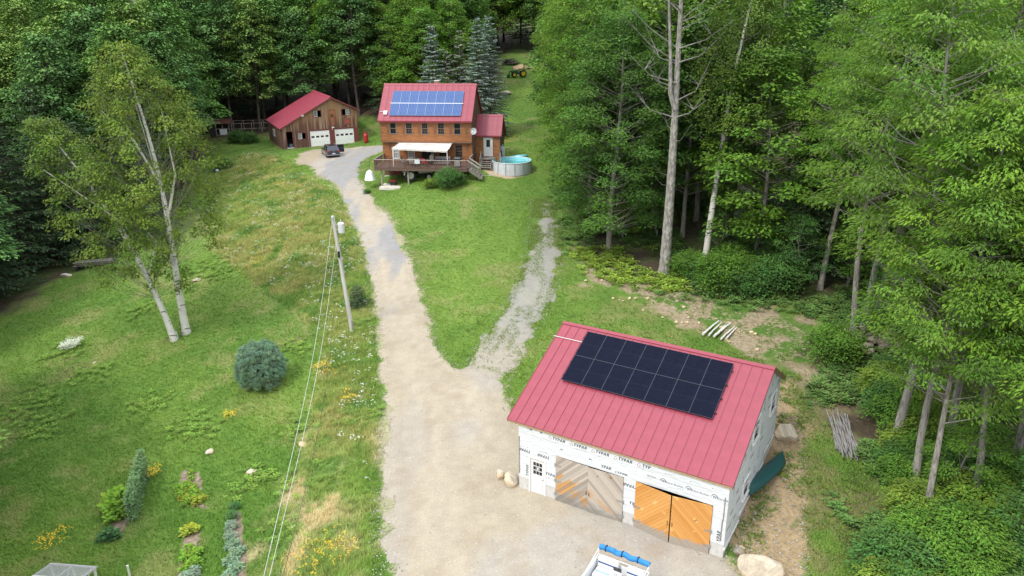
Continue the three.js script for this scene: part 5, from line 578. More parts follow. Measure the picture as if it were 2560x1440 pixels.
{ // rounded blue-green pine bush on the lawn
  const R = rand(25), T = new Limbs(), F = new Leaves(); for (let i = 0; i < 210; i++) { const a = i * 2.39996, v = (i + 0.5) / 210, el = Math.asin(1 - v * 1.72), q = 0.86 + 0.22 * R(), x = Math.cos(a) * Math.cos(el) * 1.42 * q, y = 1.3 + Math.sin(el) * 1.6 * q, z = Math.sin(a) * Math.cos(el) * 1.42 * q, k = tint(R, 0.35); if (y < 0.15) continue; T.tube([V3(0, 0.2, 0), V3(x * 0.55, y * 0.6, z * 0.55), V3(x, y, z)], 0.03, 0.01, 3); for (let s = 0; s < 5; s++) { const e = [x + (R() - 0.5) * 0.35, y + (R() - 0.5) * 0.3, z + (R() - 0.5) * 0.35]; for (let n = 0; n < 22; n++) { const t = tint(R, 0.35); F.add(e[0], e[1], e[2], x * 0.5 + (R() - 0.5) * 1.9, 0.75 + (R() - 0.5) * 1.5, z * 0.5 + (R() - 0.5) * 1.9, 0.2 + 0.1 * R(), 0.022, [k[0] * t[0], k[1] * t[1], k[2] * t[2]]); } } }
  T.tube([V3(0, -0.3, 0), V3(0, 1.2, 0)], 0.1, 0.05, 6); plant('pine_bush', [T.geo(), F.geo()], BK.dark, leafMat(0.27, 0.43, 0.29, 0.15), [-16.85, -45.6], 0, 1, 'rounded blue green pine bush alone on the lawn by the driveway', 'bush', undefined, ['stems', 'foliage']);
}
// slim trees of the right-hand wood, nearest first
const near = [[19.83, -31.5, 0, 0.98, 0], [19.2, -29.4, 1, 0.8, 1], [22.9, -34.2, 2, 1.05, 0], [22.8, -37.9, 0, 1.02, 1], [27.5, -39, 1, 1.1, 0], [23.3, -47.2, 2, 1.1, 1], [25, -49.3, 0, 1.12, 2], [26, -49.9, 1, 1.08, 1], [21.7, -29.8, 1, 0.9, 0], [30.9, -44.2, 2, 1.12, 0], [34.6, -47.9, 0, 1.15, 0], [25.5, -33, 0, 1.02, 0], [24, -29.6, 2, 0.94, 0], [29, -36.5, 2, 1.05, 0], [28.5, -53, 2, 1.1, 1], [32, -51, 1, 1.1, 0]];
const nearLabel = ['slim grey trunk right of the pole pile, nearest the garage', 'thin slanting trunk in front, lowest of the right hand trees', 'thick lichened trunk in the middle of the right hand wood', 'straight grey trunk just behind the pole pile', 'tall tree at the right frame edge level with the garage ridge', 'leftmost trunk beside the stone heap', 'second trunk from the left at the stone heap', 'third trunk from the left behind the stone heap', 'leafy tree near the lower right corner bushes', 'tree high at the right edge above the stone heap', 'tree furthest up at the right frame edge', 'bright crowned tree behind the thick lichened trunk', 'bright leafy tree closest to the camera at the right frame edge', 'tree at the right frame edge behind the nearest bright one', 'tree behind the stone heap, deeper in the wood', 'tree between the stone heap and the right frame edge'];
near.forEach(([x, z, k, s, m], i) => plant('ash_tree', KIND.ash[k], BK.grey, LF.ash[m], [x, z], i * 1.9, s, nearLabel[i], 'tree', z < -46 ? 'trees behind the stone heap' : 'slim trees right of the garage'));
// the woods around the clearing
{
  const R = rand(88), ok = []; const edge = (x, z) => fClear(x, z);
  const add = (name, kind, k, bark, leaf, x, z, s, label, cat, group) => plant(name, KIND[kind][k], bark, leaf, [x, z], R() * 6.28, s, label, cat, group);
  for (let z = -26; z > -182; z -= 4.1) for (let x = -Math.abs(z) * 0.76 - 10; x < Math.abs(z) * 0.76 + 10; x += 4.1) {
    const X = x + (R() - 0.5) * 3.2, Z = z + (R() - 0.5) * 3.2, d = edge(X, Z), deep = -d; if (d > -1.8 || inFoot(X, Z, 2.2)) continue; const right = X > 6, left = X < -38 && Z > -106; R();
    const back = Z < -160 && X > -12 && X < 16; if (!back && deep > 14 && R() < (Z < -115 ? 0.6 : 0.75)) continue; if (!back && deep > 30 && R() < 0.7) continue; if (Z < -164 && Math.abs(X - 2) > 26) continue; if (right && X > 16 && X < 34 && Z < -60 && Z > -92 && R() < 0.72) continue;
    if (ok.some(([a, b]) => Math.hypot(a - X, b - Z) < 3.0) || near.some(([a, b]) => Math.hypot(a - X, b - Z) < 2.6) || [[12.5, -58.7], [16.3, -60.6], [21.3, -69.4], [8.6, -63.8], [7.8, -72.5], [8.2, -83], [9, -96]].some(([a, b]) => Math.hypot(a - X, b - Z) < 3.4) || [[-9.7, -99], [-7.9, -98.5], [-6.3, -99.5], [-3.9, -97.5], [-2.6, -100]].some(([a, b]) => Math.hypot(a - X, b - Z) < 2.6)) continue;
    if (right && Z > -31 && X < 22) continue; if (X > -16 && X < 2 && Z > -110) continue; if (right && X < 24 && Z > -63) { if (X < 20 && Z > -62) continue; }
    if (Z < -88 && Z > -160 && X > -8 && X < (Z < -104 ? 11 : 7)) continue; ok.push([X, Z]); const q = R(), s = 0.88 + 0.3 * R(), k3 = (R() * 3) | 0, m3 = (R() * 3) | 0;
    if (left && Z > -84) { if (q < 0.75) add('hemlock', 'hemlock', (R() * 2) | 0, BK.dark, LF.hemlock[(R() * 2) | 0], X, Z, s * 1.02, 'dark hemlock at the shaded left edge of the lawn', 'hemlock tree', 'hemlocks left of the lawn'); else add('wood_tree', 'wood', k3, BK.dark, LF.wood[m3], X, Z, s, 'dark leafy tree standing among the hemlocks left of the lawn', 'tree', 'trees among the hemlocks'); }
    else if (left) add('wood_tree', 'wood', k3, BK.dark, LF.wood[m3], X, Z, s * 1.05, 'dark green tree of the wood behind the leaning birch', 'tree', 'wood behind the birches');
    else if (!right) { if (q < 0.5 && X > -30) add('maple_tree', 'maple', k3, BK.dark, LF.maple[m3], X, Z, s * (Z < -128 ? 1.12 : 1), 'fresh green maple in the wood behind barn and house', 'maple tree', 'maples behind barn and house'); else if (q < 0.9) add('wood_tree', 'wood', k3, BK.dark, LF.wood[m3], X, Z, s * (Z < -128 ? 1.1 : 1), 'dark green tree in the wood on the slope behind the barn', 'tree', 'wood behind the barn'); else add('hemlock', 'hemlock', (R() * 2) | 0, BK.dark, LF.hemlock[1], X, Z, s, 'dark hemlock in the wood behind barn and house', 'hemlock tree', 'hemlocks behind barn and house'); }
    else if (Z < -56) { if (q < 0.45) add('wood_tree', 'wood', k3, BK.grey, LF.wood[m3], X, Z, s * 1.15, 'tall dark tree inside the wood right of the upper lawn', 'tree', 'wood right of the upper lawn'); else if (q < 0.85) add('maple_tree', 'maple', k3, BK.grey, LF.maple[m3], X, Z, s * 1.18, 'tall maple inside the wood right of the upper lawn', 'maple tree', 'maples right of the upper lawn'); else add('hemlock', 'hemlock', (R() * 2) | 0, BK.dark, LF.hemlock[0], X, Z, s * 0.9, 'dark hemlock under the trees right of the upper lawn', 'hemlock tree', 'hemlocks right of the upper lawn'); }
    else add('ash_tree', 'ash', k3, BK.grey, LF.ash[m3], X, Z, s * 1.05, 'leafy light green tree deep in the wood at the right', 'tree', 'light green trees at the right');
  }
}
// bushes and young trees along the wood's edge
for (const [i, [x, z]] of [[20.59,-44.08],[22.9,-41.0],[21.9,-39.6],[21.6,-36.6],[21.62,-37.9],[20.6,-34.2],[19.6,-32.4],[20.1,-33.3],[18.9,-29.6],[18.04,-27.32],[16.6,-26.6],[15.6,-25.4],[19.75,-27.22],[19.76,-28.96],[21.97,-29.61],[21,-33.5],[22.6,-32],[17.2,-25.8],[19,-25.6],[23.5,-39],[22.2,-35.0],[24.5,-31],[21.2,-27.4]].entries()) plant('shrub', KIND.shrub[i % 3], BK.dark, LF.shrub[i % 3], [x, z], i * 2.1, 0.95 + 0.5 * hash(i, 3, 8), 'leafy green bush along the wood edge right of the garage', 'bush', 'bushes right of the garage', ['stems', 'foliage']);
for (const [i, [x, z]] of [[14.41,-58.33],[15.53,-57.52],[16.42,-55.96],[17.65,-54.72],[19.2,-55.75],[20.16,-54.85],[17.76,-57.43],[20.19,-58],[21.71,-57.71],[23.61,-60.5],[18.5,-59.5]].entries()) plant('shrub', KIND.shrub[(i + 1) % 3], BK.dark, LF.shrub[i % 2], [x, z], i * 1.3, 1.1 + 0.6 * hash(i, 4, 8), 'dense green bush at the foot of the white birch and poplar', 'bush', 'bushes below the poplar', ['stems', 'foliage']);
for (const [i, [x, z]] of [[19.4, -58.9], [22.4, -55.5], [24.5, -58], [26, -55], [17.6, -61.8], [10.2, -66.5], [13.2, -66], [24.6, -45.2], [25.6, -42.8], [21.6, -30.8], [24, -27.5], [22.9, -36.4]].entries()) plant('sapling', KIND.sapling[i % 2], BK.grey, LF.shrub[i % 3], [x, z], i * 1.7, 0.75 + 0.4 * hash(i, 5, 8), 'young leafy tree growing under the tall trees at the right', 'young tree', 'young trees at the right');
for (const [i, [x, z, s, l]] of [[-8.5, -79.2, 0.62, 'light green bush in front of the old tractor under the deck'], [-6.5, -78.9, 1.2, 'round dark green bush below the right end of the deck'], [-37.9, -99.3, 0.9, 'dark green bush on the slope below the chicken coop'], [-41.1, -114.6, 1.1, 'dark bush in front of the chicken coop'], [-38.9, -113.8, 1.0, 'bushy young plant beside the chicken run'], [-15.6, -80.6, 0.3, 'small weed clump at the left deck post']].entries()) plant('shrub', KIND.shrub[i % 3], BK.dark, LF.shrub[i === 0 ? 2 : 1], [x, z], i * 1.3, s, l, 'bush', undefined, ['stems', 'foliage']);

// ---------------------------------------------------------------- pool, tanks, pole and wires
{
  const y = gy(POOL.x, POOL.z) + 0.02, P = thing('swimming_pool', 'round above ground pool with pale grey wall and turquoise water', 'pool', [POOL.x, y, POOL.z]), r = POOL.r, wallM = std({ map: tex(512, 128, (u, v) => { const n = fbm(u * 60, v * 12, 3, 701, 0), t = 0.5 + 0.14 * n; return [t * 0.93, t * 0.97, t * 1.02]; }), roughness: 0.6 }), pipe = std({ color: lin(0.2, 0.24, 0.28), roughness: 0.45 });
  part('wall', lathe([[r, -0.3], [r + 0.03, 0.3], [r, 1.02], [r - 0.04, 1.02], [r - 0.02, 0.3], [r - 0.03, -0.1]], 56), wallM, P); part('liner', lathe([[0.001, 0.03], [r - 0.06, 0.03], [r - 0.045, 1.0]], 56), std({ color: lin(0.3, 0.66, 0.72), roughness: 0.5, side: THREE.DoubleSide }), P);
  part('rim', new THREE.TorusGeometry(r, 0.045, 10, 64).rotateX(PI / 2).translate(0, 1.04, 0), std({ color: lin(0.62, 0.66, 0.7), roughness: 0.4 }), P); part('water', new THREE.CircleGeometry(r - 0.05, 56).rotateX(-PI / 2).translate(0, 0.86, 0), new THREE.MeshPhysicalMaterial({ color: lin(0.55, 0.9, 0.93), transmission: 0.9, thickness: 0, roughness: 0.05, ior: 1.33, side: THREE.DoubleSide }), P);
  for (let k = 0; k < 14; k++) { const a = (k / 14) * PI * 2 + 0.1, c = Math.cos(a), s = Math.sin(a); part('post', [bar([c * (r + 0.14), -0.25, s * (r + 0.14)], [c * (r + 0.03), 1.04, s * (r + 0.03)], 0.026)], pipe, P); }
  const f = thing('pool_ring', 'turquoise inflatable ring leaning behind the round pool', 'inflatable ring', [1.0, gy(1, -87.1), -87.1], 0.3); part('tube', new THREE.TorusGeometry(0.85, 0.2, 12, 36).rotateX(PI / 2 - 0.25).translate(0, 0.4, 0), std({ color: lin(0.16, 0.52, 0.55), roughness: 0.4 }), f);
  const tank = (label, col, x, z, s) => { const t = thing('gas_cylinder', label, 'gas cylinder', [x, gy(x, z), z]); t.scale.setScalar(s); part('body', lathe([[0.001, 0.06], [0.17, 0.06], [0.24, 0.14], [0.25, 0.2], [0.25, 0.78], [0.24, 0.86], [0.16, 0.95], [0.001, 0.99]], 22), std({ color: col, roughness: 0.4 }), t); part('collar', lathe([[0.13, 0.93], [0.14, 1.12], [0.12, 1.12], [0.11, 0.93]], 18), std({ color: col, roughness: 0.4 }), t); part('foot_ring', lathe([[0.18, 0], [0.19, 0.12], [0.17, 0.12], [0.16, 0]], 18), std({ color: col, roughness: 0.5 }), t); part('valve', [cyl(0.03, 0.03, 0.14, 8, 0, 0.98, 0)], M.steel, t); };
  tank('red gas cylinder on the grass right of the barn', lin(0.4, 0.025, 0.03), -20.6, -108.6, 1.35); tank('tall white gas cylinder beside the house wing and pool', lin(0.72, 0.72, 0.7), -1.0, -87.2, 1.5);
  const hose = solo('garden_hose', tube([[-1.7, gy(-1.7, -82.1) + 0.03, -82.1], [-2.6, gy(-2.6, -81.6) + 0.03, -81.6], [-3.6, gy(-3.6, -81.7) + 0.03, -81.7], [-4.2, gy(-4.2, -82.2) + 0.04, -82.2]], 0.03, 20, 5), std({ color: lin(0.5, 0.6, 0.58) }), 'pale hose lying on the grass by the deck stairs', 'hose');
}
{
  const x0 = -11.88, z0 = -51.49, yb = gy(x0, z0), G = thing('utility_pole', 'leaning grey wooden utility pole with white transformer beside the driveway', 'utility pole', [x0, yb, z0]), wood = std({ map: barkTex(711, [0.36, 0.34, 0.31], [0.62, 0.6, 0.57], 14), roughness: 0.9 }), at = (h) => [-0.072 * h, h, 0];
  part('pole', [bar([0.03, -0.5, 0], at(8.75), 0.17, 0.12, 12)], wood, G); part('pole_cap', [cyl(0.125, 0.09, 0.06, 12, ...at(8.74))], M.steel, G);
  { const [a, h] = at(7.75), t = part('transformer', lathe([[0.001, 0], [0.2, 0.01], [0.22, 0.05], [0.22, 0.66], [0.235, 0.67], [0.235, 0.71], [0.15, 0.77], [0.001, 0.79]], 22).translate(a + 0.46, h - 0.2, 0.05), std({ color: lin(0.62, 0.64, 0.65), roughness: 0.4 }), G); part('bushing', [cyl(0.05, 0.03, 0.24, 10, a + 0.46, h + 0.56, 0.05)], std({ color: lin(0.5, 0.5, 0.48), roughness: 0.3 }), t); part('mount', [bx(a + 0.08, a + 0.3, h, h + 0.06, 0, 0.1), bx(a + 0.08, a + 0.3, h + 0.34, h + 0.4, 0, 0.1)], M.steel, t); part('drop_lead', [tube([[a + 0.6, h - 0.15, 0.1], [a + 0.85, h - 0.6, 0.15], [a + 0.4, h - 1.0, 0.12], [a + 0.12, h - 0.9, 0.08]], 0.014, 20, 5)], M.black, t); }
  part('insulator', [cyl(0.05, 0.06, 0.18, 10, -0.66, 8.55, 0.16)], std({ color: lin(0.4, 0.4, 0.4) }), G); part('splice_box', [rb(0.16, 0.46, 0.14, 0.03, -0.072 * 6 + 0.02, 6.0, 0.17)], M.black, G); for (const h of [2.2, 3.9, 5.2]) part('step_bolt', bar([-0.072 * h - 0.26, h, 0], [-0.072 * h + 0.2, h, 0], 0.014), M.steel, G); part('guard', bx(0.02, 0.16, -0.1, 0.9, 0.1, 0.16), M.greyWood, G); part('base_collar', cyl(0.24, 0.21, 0.2, 12, 0.03, -0.08, 0), M.concrete, G);
  const wire = (label, a, mid, b, r, m) => solo('power_line', tube([a, mid, b], r, 60, 5), m, label, 'wire'), pale = std({ color: lin(0.56, 0.57, 0.56), roughness: 0.5 });
  wire('upper pale wire running from the pole top over the meadow', [x0 - 0.62, yb + 8.68, z0 + 0.1], [-9.55, 8.45, -33.2], [-6.4, 8.6, -12], 0.008, pale);
  wire('lower pale wire running from below the transformer', [x0 - 0.5, yb + 7.0, z0 + 0.1], [-9.42, 7.55, -33], [-6.35, 8.5, -12], 0.008, pale);
  wire('thin dark wire low over the meadow below the pale wires', [x0 - 0.42, yb + 5.8, z0 + 0.1], [-8.9, 6.2, -31], [-6.3, 8.0, -12], 0.008, M.black);
}
// ---------------------------------------------------------------- car by the barn
{
  const x = -24.0, z = -101.0, G = thing('car', 'dark blue hatchback with one rear door open in front of the barn', 'car', [x, gy(x, z) + 0.03, z], -BAR.yaw - 0.05); const paint = new THREE.MeshPhysicalMaterial({ color: lin(0.018, 0.024, 0.045), roughness: 0.3, clearcoat: 1, clearcoatRoughness: 0.08 }), red = std({ color: lin(0.35, 0.015, 0.02), roughness: 0.3 });
  const shape = (g, f) => { const p = g.attributes.position; for (let i = 0; i < p.count; i++) { const [a, b, c] = f(p.getX(i), p.getY(i), p.getZ(i)); p.setXYZ(i, a, b, c); } g.computeVertexNormals(); return g; };
  const hull = new THREE.BoxGeometry(1.8, 0.72, 4.5, 8, 4, 14); part('body', shape(hull, (a, b, c) => { const t = c / 2.25, s = 1 - 0.1 * Math.pow(Math.abs(t), 5) - 0.05 * (b > 0.2 ? 1 : 0); return [a * s, b + 0.58 - (t < -0.4 && b > 0.1 ? (-t - 0.4) * 0.28 : 0) - (b < -0.2 && Math.abs(t) > 0.9 ? -0.1 : 0), c * (1 - 0.03 * (a / 0.9) ** 2)]; }), paint, G);
  const cab = new THREE.BoxGeometry(1.62, 0.58, 2.75, 6, 4, 8); part('cabin', shape(cab, (a, b, c) => { const k = (b + 0.29) / 0.58; return [a * (1 - 0.2 * k), b + 1.18 + 0.04 * k * (1 - (c / 1.4) ** 2), (c < 0 ? c * (1 - 0.36 * k) : c * (1 - 0.2 * k)) + 0.62]; }), paint, G);
  part('rear_window', shape(new THREE.BoxGeometry(1.2, 0.4, 0.02), (a, b, c) => [a * (1 - 0.1 * (b > 0 ? 1 : 0)), b * 0.9 + 1.2, c + 1.86 - (b + 0.2) * 0.45]), M.glass, G); part('windscreen', shape(new THREE.BoxGeometry(1.25, 0.42, 0.02), (a, b, c) => [a, b + 1.19, c - 0.52 + (b + 0.2) * 0.85]), M.glass, G); part('sunroof', bx(-0.5, 0.5, 1.5, 1.517, 0.1, 1.2), M.glass, G); for (const s of [-1, 1]) { part('side_window', [bx(s * 0.745 - 0.02, s * 0.745 + 0.02, 1.02, 1.36, -0.15, 0.55), bx(s * 0.745 - 0.02, s * 0.745 + 0.02, 1.02, 1.36, 0.62, 1.35)], M.glass, G); part('roof_rail', bx(s * 0.6 - 0.02, s * 0.6 + 0.02, 1.5, 1.55, -0.2, 1.5), M.steel, G); part('tail_light', rb(0.34, 0.18, 0.12, 0.04, s * 0.68, 0.86, 2.16), red, G); part('mirror', rb(0.16, 0.12, 0.1, 0.03, s * 0.98, 1.02, -0.45), paint, G); }
  part('number_plate', bx(-0.2, 0.2, 0.5, 0.62, 2.24, 2.255), std({ color: lin(0.7, 0.7, 0.7) }), G); part('emblem', new THREE.TorusGeometry(0.07, 0.014, 6, 18).translate(0, 0.82, 2.255), M.steel, G); part('bumper', rb(1.7, 0.16, 0.14, 0.05, 0, 0.36, 2.2), std({ color: lin(0.16, 0.17, 0.19), roughness: 0.4 }), G);
  for (const [a, c] of [[-1, -1.38], [1, -1.38], [-1, 1.38], [1, 1.38]]) { const w = part('wheel', new THREE.TorusGeometry(0.25, 0.085, 10, 22).rotateY(PI / 2).scale(1.3, 1, 1), M.rubber, G); w.position.set(a * 0.8, 0.325, c); part('rim', [cyl(0.19, 0.19, 0.08, 14).rotateZ(PI / 2).translate(0.04, 0, 0)], M.steel, w); }
  { const d = part('open_door', [rb(0.06, 0.55, 1.0, 0.03, 0, 0.62, -0.5), bx(-0.02, 0.02, 0.88, 1.34, -0.98, -0.93), bx(-0.02, 0.02, 0.88, 1.34, -0.1, -0.05), bx(-0.02, 0.02, 1.3, 1.35, -0.98, -0.05)], paint, G); part('door_window', bx(-0.008, 0.008, 0.89, 1.31, -0.93, -0.1), M.glass, d); d.position.set(0.88, 0, -0.1); d.rotation.y = -PI + 1.1; }
}
// ---------------------------------------------------------------- green tractor on the upper lawn
{
  const x = 1.6, z = -139.5, t = thing('green_tractor', 'green tractor with yellow wheels at the top of the lawn', 'tractor', [x, gy(x, z), z], 0.15), gr = std({ color: lin(0.03, 0.13, 0.03), roughness: 0.45 }), ye = std({ color: lin(0.62, 0.45, 0.02), roughness: 0.4 });
  for (const [a, r, s] of [[0.75, 0.62, 1], [0.75, 0.62, -1], [-0.85, 0.43, 1], [-0.85, 0.43, -1]]) { const w = part('wheel', new THREE.TorusGeometry(r * 0.76, r * 0.24, 10, 24).scale(1, 1, 1.25), M.rubber, t); w.position.set(a, r, s * 0.58); part('rim', cyl(r * 0.6, r * 0.6, 0.18, 18).rotateX(PI / 2).translate(0, 0, s > 0 ? -0.02 : -0.16), ye, w); }
  part('hood', [rb(1.35, 0.5, 0.6, 0.1, -0.75, 1.0, 0)], gr, t); part('chassis', [bx(-1.2, 1.0, 0.5, 0.76, -0.2, 0.2), bx(0.68, 0.82, 0.55, 0.68, -0.55, 0.55), bx(-0.9, -0.8, 0.36, 0.5, -0.55, 0.55)], M.dark, t); for (const s of [-1, 1]) part('fender', rb(0.95, 0.1, 0.34, 0.05, 0.72, 1.28, s * 0.55), gr, t); part('seat', [rb(0.4, 0.1, 0.44, 0.04, 0.55, 1.12, 0), rb(0.1, 0.45, 0.44, 0.04, 0.76, 1.35, 0)], ye, t); part('roll_bar', [bar([0.95, 0.8, -0.45], [0.95, 2.2, -0.45], 0.04), bar([0.95, 0.8, 0.45], [0.95, 2.2, 0.45], 0.04), bar([0.95, 2.2, -0.45], [0.95, 2.2, 0.45], 0.04)], M.black, t); part('loader_arm', [beam([0.0, 1.2, 0.5], [-1.7, 0.9, 0.5], 0.1, 0.14), beam([0.0, 1.2, -0.5], [-1.7, 0.9, -0.5], 0.1, 0.14), bx(-1.75, -1.68, 0.8, 0.95, -0.55, 0.55)], gr, t); part('bucket', extrude([[0, 0], [0.5, 0], [0.55, 0.06], [0.12, 0.5], [0.05, 0.5]], 1.3).rotateY(PI).translate(-1.6, 0.15, 0.65), gr, t); part('steering_wheel', new THREE.TorusGeometry(0.18, 0.02, 6, 18).rotateX(PI / 2).rotateZ(-0.5).translate(0.1, 1.45, 0), M.black, t);
}
// ---------------------------------------------------------------- stones
function rockGeo(seed, rx, ry, rz, detail = 3) { const g = new THREE.IcosahedronGeometry(1, detail), p = g.attributes.position, R = rand(seed), cuts = Array.from({ length: 9 }, () => { const v = V3(R() - 0.5, R() - 0.45, R() - 0.5).normalize(); return [v, 0.5 + 0.36 * R()]; }), v = V3(0, 0, 0); for (let i = 0; i < p.count; i++) { v.fromBufferAttribute(p, i).normalize(); let r = 1; for (const [n, d] of cuts) { const q = v.dot(n); if (q > 0.05) r = Math.min(r, d / q); } r *= 1 + 0.07 * (fbm(v.x * 3 + seed, v.y * 3 + v.z * 2, 3, seed) - 0.5); p.setXYZ(i, v.x * r * rx, v.y * r * ry, v.z * r * rz); } g.computeVertexNormals(); const n = g.attributes.uv; for (let i = 0; i < n.count; i++) n.setXY(i, p.getX(i) * 0.6 + p.getZ(i) * 0.3, p.getY(i) * 0.6 + p.getZ(i) * 0.4); return g; }
const stoneTex = tex(256, 256, (u, v) => { const n = fbm(u * 5, v * 5, 5, 721, 5), s = fbm(u * 24, v * 24, 3, 722, 24), o = smoothstep(fbm(u * 4, v * 4, 3, 723, 4), 0.56, 0.72); let c = mix3([0.3, 0.28, 0.25], [0.58, 0.55, 0.49], n); c = mix3(c, [0.5, 0.37, 0.22], o * 0.5); const t = 0.8 + 0.4 * s; return [c[0] * t, c[1] * t, c[2] * t]; });
const stoneM = [std({ map: stoneTex, roughness: 0.95 }), std({ map: stoneTex, color: lin(1.12, 1.03, 0.9), roughness: 0.95 }), std({ map: stoneTex, color: lin(0.55, 0.54, 0.53), roughness: 0.95 })];
const rock = (name, label, x, z, rx, ry, rz, m, seed, sink = 0.35, group) => { const o = solo(name, rockGeo(seed, rx, ry, rz, rx > 0.4 ? 4 : 2), stoneM[m], label, 'rock', group); o.position.set(x, gy(x, z) + ry * (0.8 - sink), z); o.rotation.y = seed; return o; };
rock('boulder', 'large pale boulder at the front right corner of the garage', 10.85, -26.95, 1.05, 0.8, 0.75, 1, 37); rock('boulder', 'grey and cream boulder behind the right side of the garage', 15.0, -36.0, 0.8, 0.7, 0.65, 1, 32); rock('boulder', 'pale squat boulder at the left corner of the garage', -0.15, -34.15, 0.55, 0.5, 0.4, 1, 33); rock('boulder', 'small upright cream stone left of the pale squat boulder', -0.75, -34.5, 0.28, 0.42, 0.25, 1, 34, 0.2); rock('stone', 'dark stone wedged between the garage corner and the large boulder', 10.25, -28.2, 0.3, 0.28, 0.3, 2, 35); rock('stone', 'fist sized pale stone beside the garage front corner', 10.5, -28.55, 0.16, 0.14, 0.15, 1, 36);
for (const [i, [x, z, r, l]] of [[-12.44, -38.67, 0.32, 'white stone in the grass under the power wires'], [-14.71, -36.38, 0.4, 'brown and white rock among weeds beside the vegetable beds'], [-18, -38.69, 0.32, 'flat grey stone on the mown lawn above the vegetable beds'], [-11.16, -31.6, 0.2, 'small grey stone in the rough grass near the wires'], [-43.2, -69.4, 0.55, 'brown stone at the shaded edge of the left wood'], [-31.7, -51.9, 0.16, 'tiny pale stone on the left lawn'], [-37.9, -93.4, 0.4, 'flat white slab on the slope below the chicken coop'], [-28.4, -64.2, 0.42, 'flat grey stone on the lawn behind the birches']].entries()) rock('stone', l, x, z, r, r * 0.5, r * 0.75, i === 0 || i === 6 ? 1 : 0, 40 + i, 0.3);
{ const R = rand(60); for (let i = 0; i < 46; i++) { const x = 23.6 + 2.6 * (R() - 0.3), z = -46.2 + 3.4 * (R() - 0.5), s = 0.14 + 0.3 * R() * R() + 0.06 * R(); rock('heap_stone', 'grey field stone in the heap under the trees at the right', x, z, s * 1.3, s * 0.8, s, i % 3 ? 2 : 0, 100 + i, 0.1 - 0.4 * R(), 'stones of the heap'); } }
{ const R = rand(61); for (let i = 0; i < 34; i++) { const x = 6 + 12 * R(), z = -58 + 1.05 * (x - 6) + 4 * (R() - 0.5), s = 0.06 + 0.1 * R(); if (inFoot(x, z, 0.4)) continue; rock('loose_stone', 'small pale stone on the bare strip behind the garage', x, z, s * 1.3, s * 0.8, s, 1, 200 + i, 0.3, 'small stones behind the garage'); } }
// ---------------------------------------------------------------- canoe, poles, logs
{ // upside-down canoe against the garage's right wall
  const L = 4.1, ns = 26, nr = 12, pos = [], idx = []; for (let i = 0; i <= ns; i++) { const t = (i / ns) * 2 - 1, w = 0.46 * Math.pow(Math.max(0, 1 - Math.abs(t) ** 2.3), 0.8) + 0.004, d = 0.36 + 0.02 * t * t, sheer = 0.16 * Math.abs(t) ** 3; for (let j = 0; j <= nr; j++) { const a = (j / nr) * PI, c = Math.cos(a), s = Math.sin(a); pos.push(c * w * (Math.abs(c) ** -0.2 || 1) * Math.pow(Math.abs(c), 0.2), Math.pow(s, 0.75) * d - sheer * (1 - s), (t * L) / 2); } } for (let i = 0; i < ns; i++) for (let j = 0; j < nr; j++) { const a = i * (nr + 1) + j, b = a + nr + 1; idx.push(a, b, a + 1, a + 1, b, b + 1); }
  const g = new THREE.BufferGeometry(); g.setAttribute('position', new THREE.Float32BufferAttribute(pos, 3)); g.setIndex(idx); g.computeVertexNormals();
  const x = 12.95, z = -32.9, G = thing('canoe', 'upturned dark green canoe beside the garage', 'canoe', [x, gy(x, z) + 0.14, z], -0.74 + PI), m = part('hull', g, std({ color: lin(0.012, 0.075, 0.075), roughness: 0.45, side: THREE.DoubleSide }), G), rim = part('gunwale', [-1, 1].map((s) => tube(Array.from({ length: 13 }, (_, k) => { const t = (k / 12) * 2 - 1; return [s * (0.46 * Math.pow(Math.max(0, 1 - Math.abs(t) ** 2.3), 0.8) + 0.006), -0.16 * Math.abs(t) ** 3, (t * L) / 2]; }), 0.018, 40, 5)), std({ color: lin(0.02, 0.04, 0.04) }), G); G.rotation.order = 'YXZ'; G.rotation.z = -0.35; G.position.y += 0.12;
}
const poleGeo = (seed, L, r) => { const R = rand(seed), T = new Limbs(); T.tube([V3(-L / 2, 0, 0), V3(-L / 6, 0.02 * R(), 0.06 * (R() - 0.5)), V3(L / 6, 0.02 * R(), 0.06 * (R() - 0.5)), V3(L / 2, 0, 0)], r, r * 0.6, 6); const cap = (x, q) => new THREE.CircleGeometry(q, 6).rotateY(x > 0 ? PI / 2 : -PI / 2).translate(x, 0, 0); return merge([T.geo(), cap(-L / 2, r), cap(L / 2, r * 0.6)]); };
{ const R = rand(62), gs = [0, 1, 2, 3].map((k) => poleGeo(70 + k, 3.3 + 0.35 * k, 0.045)), m = std({ map: barkTex(731, [0.13, 0.125, 0.125], [0.34, 0.33, 0.32], 10), roughness: 0.95 }); for (let i = 0; i < 26; i++) { const o = solo('pole', gs[i % 4], m, 'thin grey pole in the pile beside the wood', 'pole', 'poles of the grey pile'), k = i % 9, lay = (i / 9) | 0, x = 18.15 + (k - 4) * 0.12 + (R() - 0.5) * 0.1, z = -36.2 + (R() - 0.5) * 0.7; o.position.set(x, gy(x, z) + 0.06 + lay * 0.085, z); o.rotation.set(0, 1.36 + (R() - 0.5) * 0.22, 0.06); } }
{ const gs = [poleGeo(80, 2.9, 0.1), poleGeo(81, 2.6, 0.08), poleGeo(82, 2.2, 0.07)], R = rand(63); for (let i = 0; i < 6; i++) { const o = solo('birch_log', gs[i % 3], BK.birch, 'pale birch log lying on the bare ground behind the garage', 'log', 'birch logs behind the garage'), x = 14.1 + i * 0.24 + (R() - 0.5) * 0.1, z = -49.0 + i * 0.14 + (R() - 0.5) * 0.4; o.position.set(x, gy(x, z) + 0.1, z); o.rotation.y = 0.95 + (R() - 0.5) * 0.1; } }
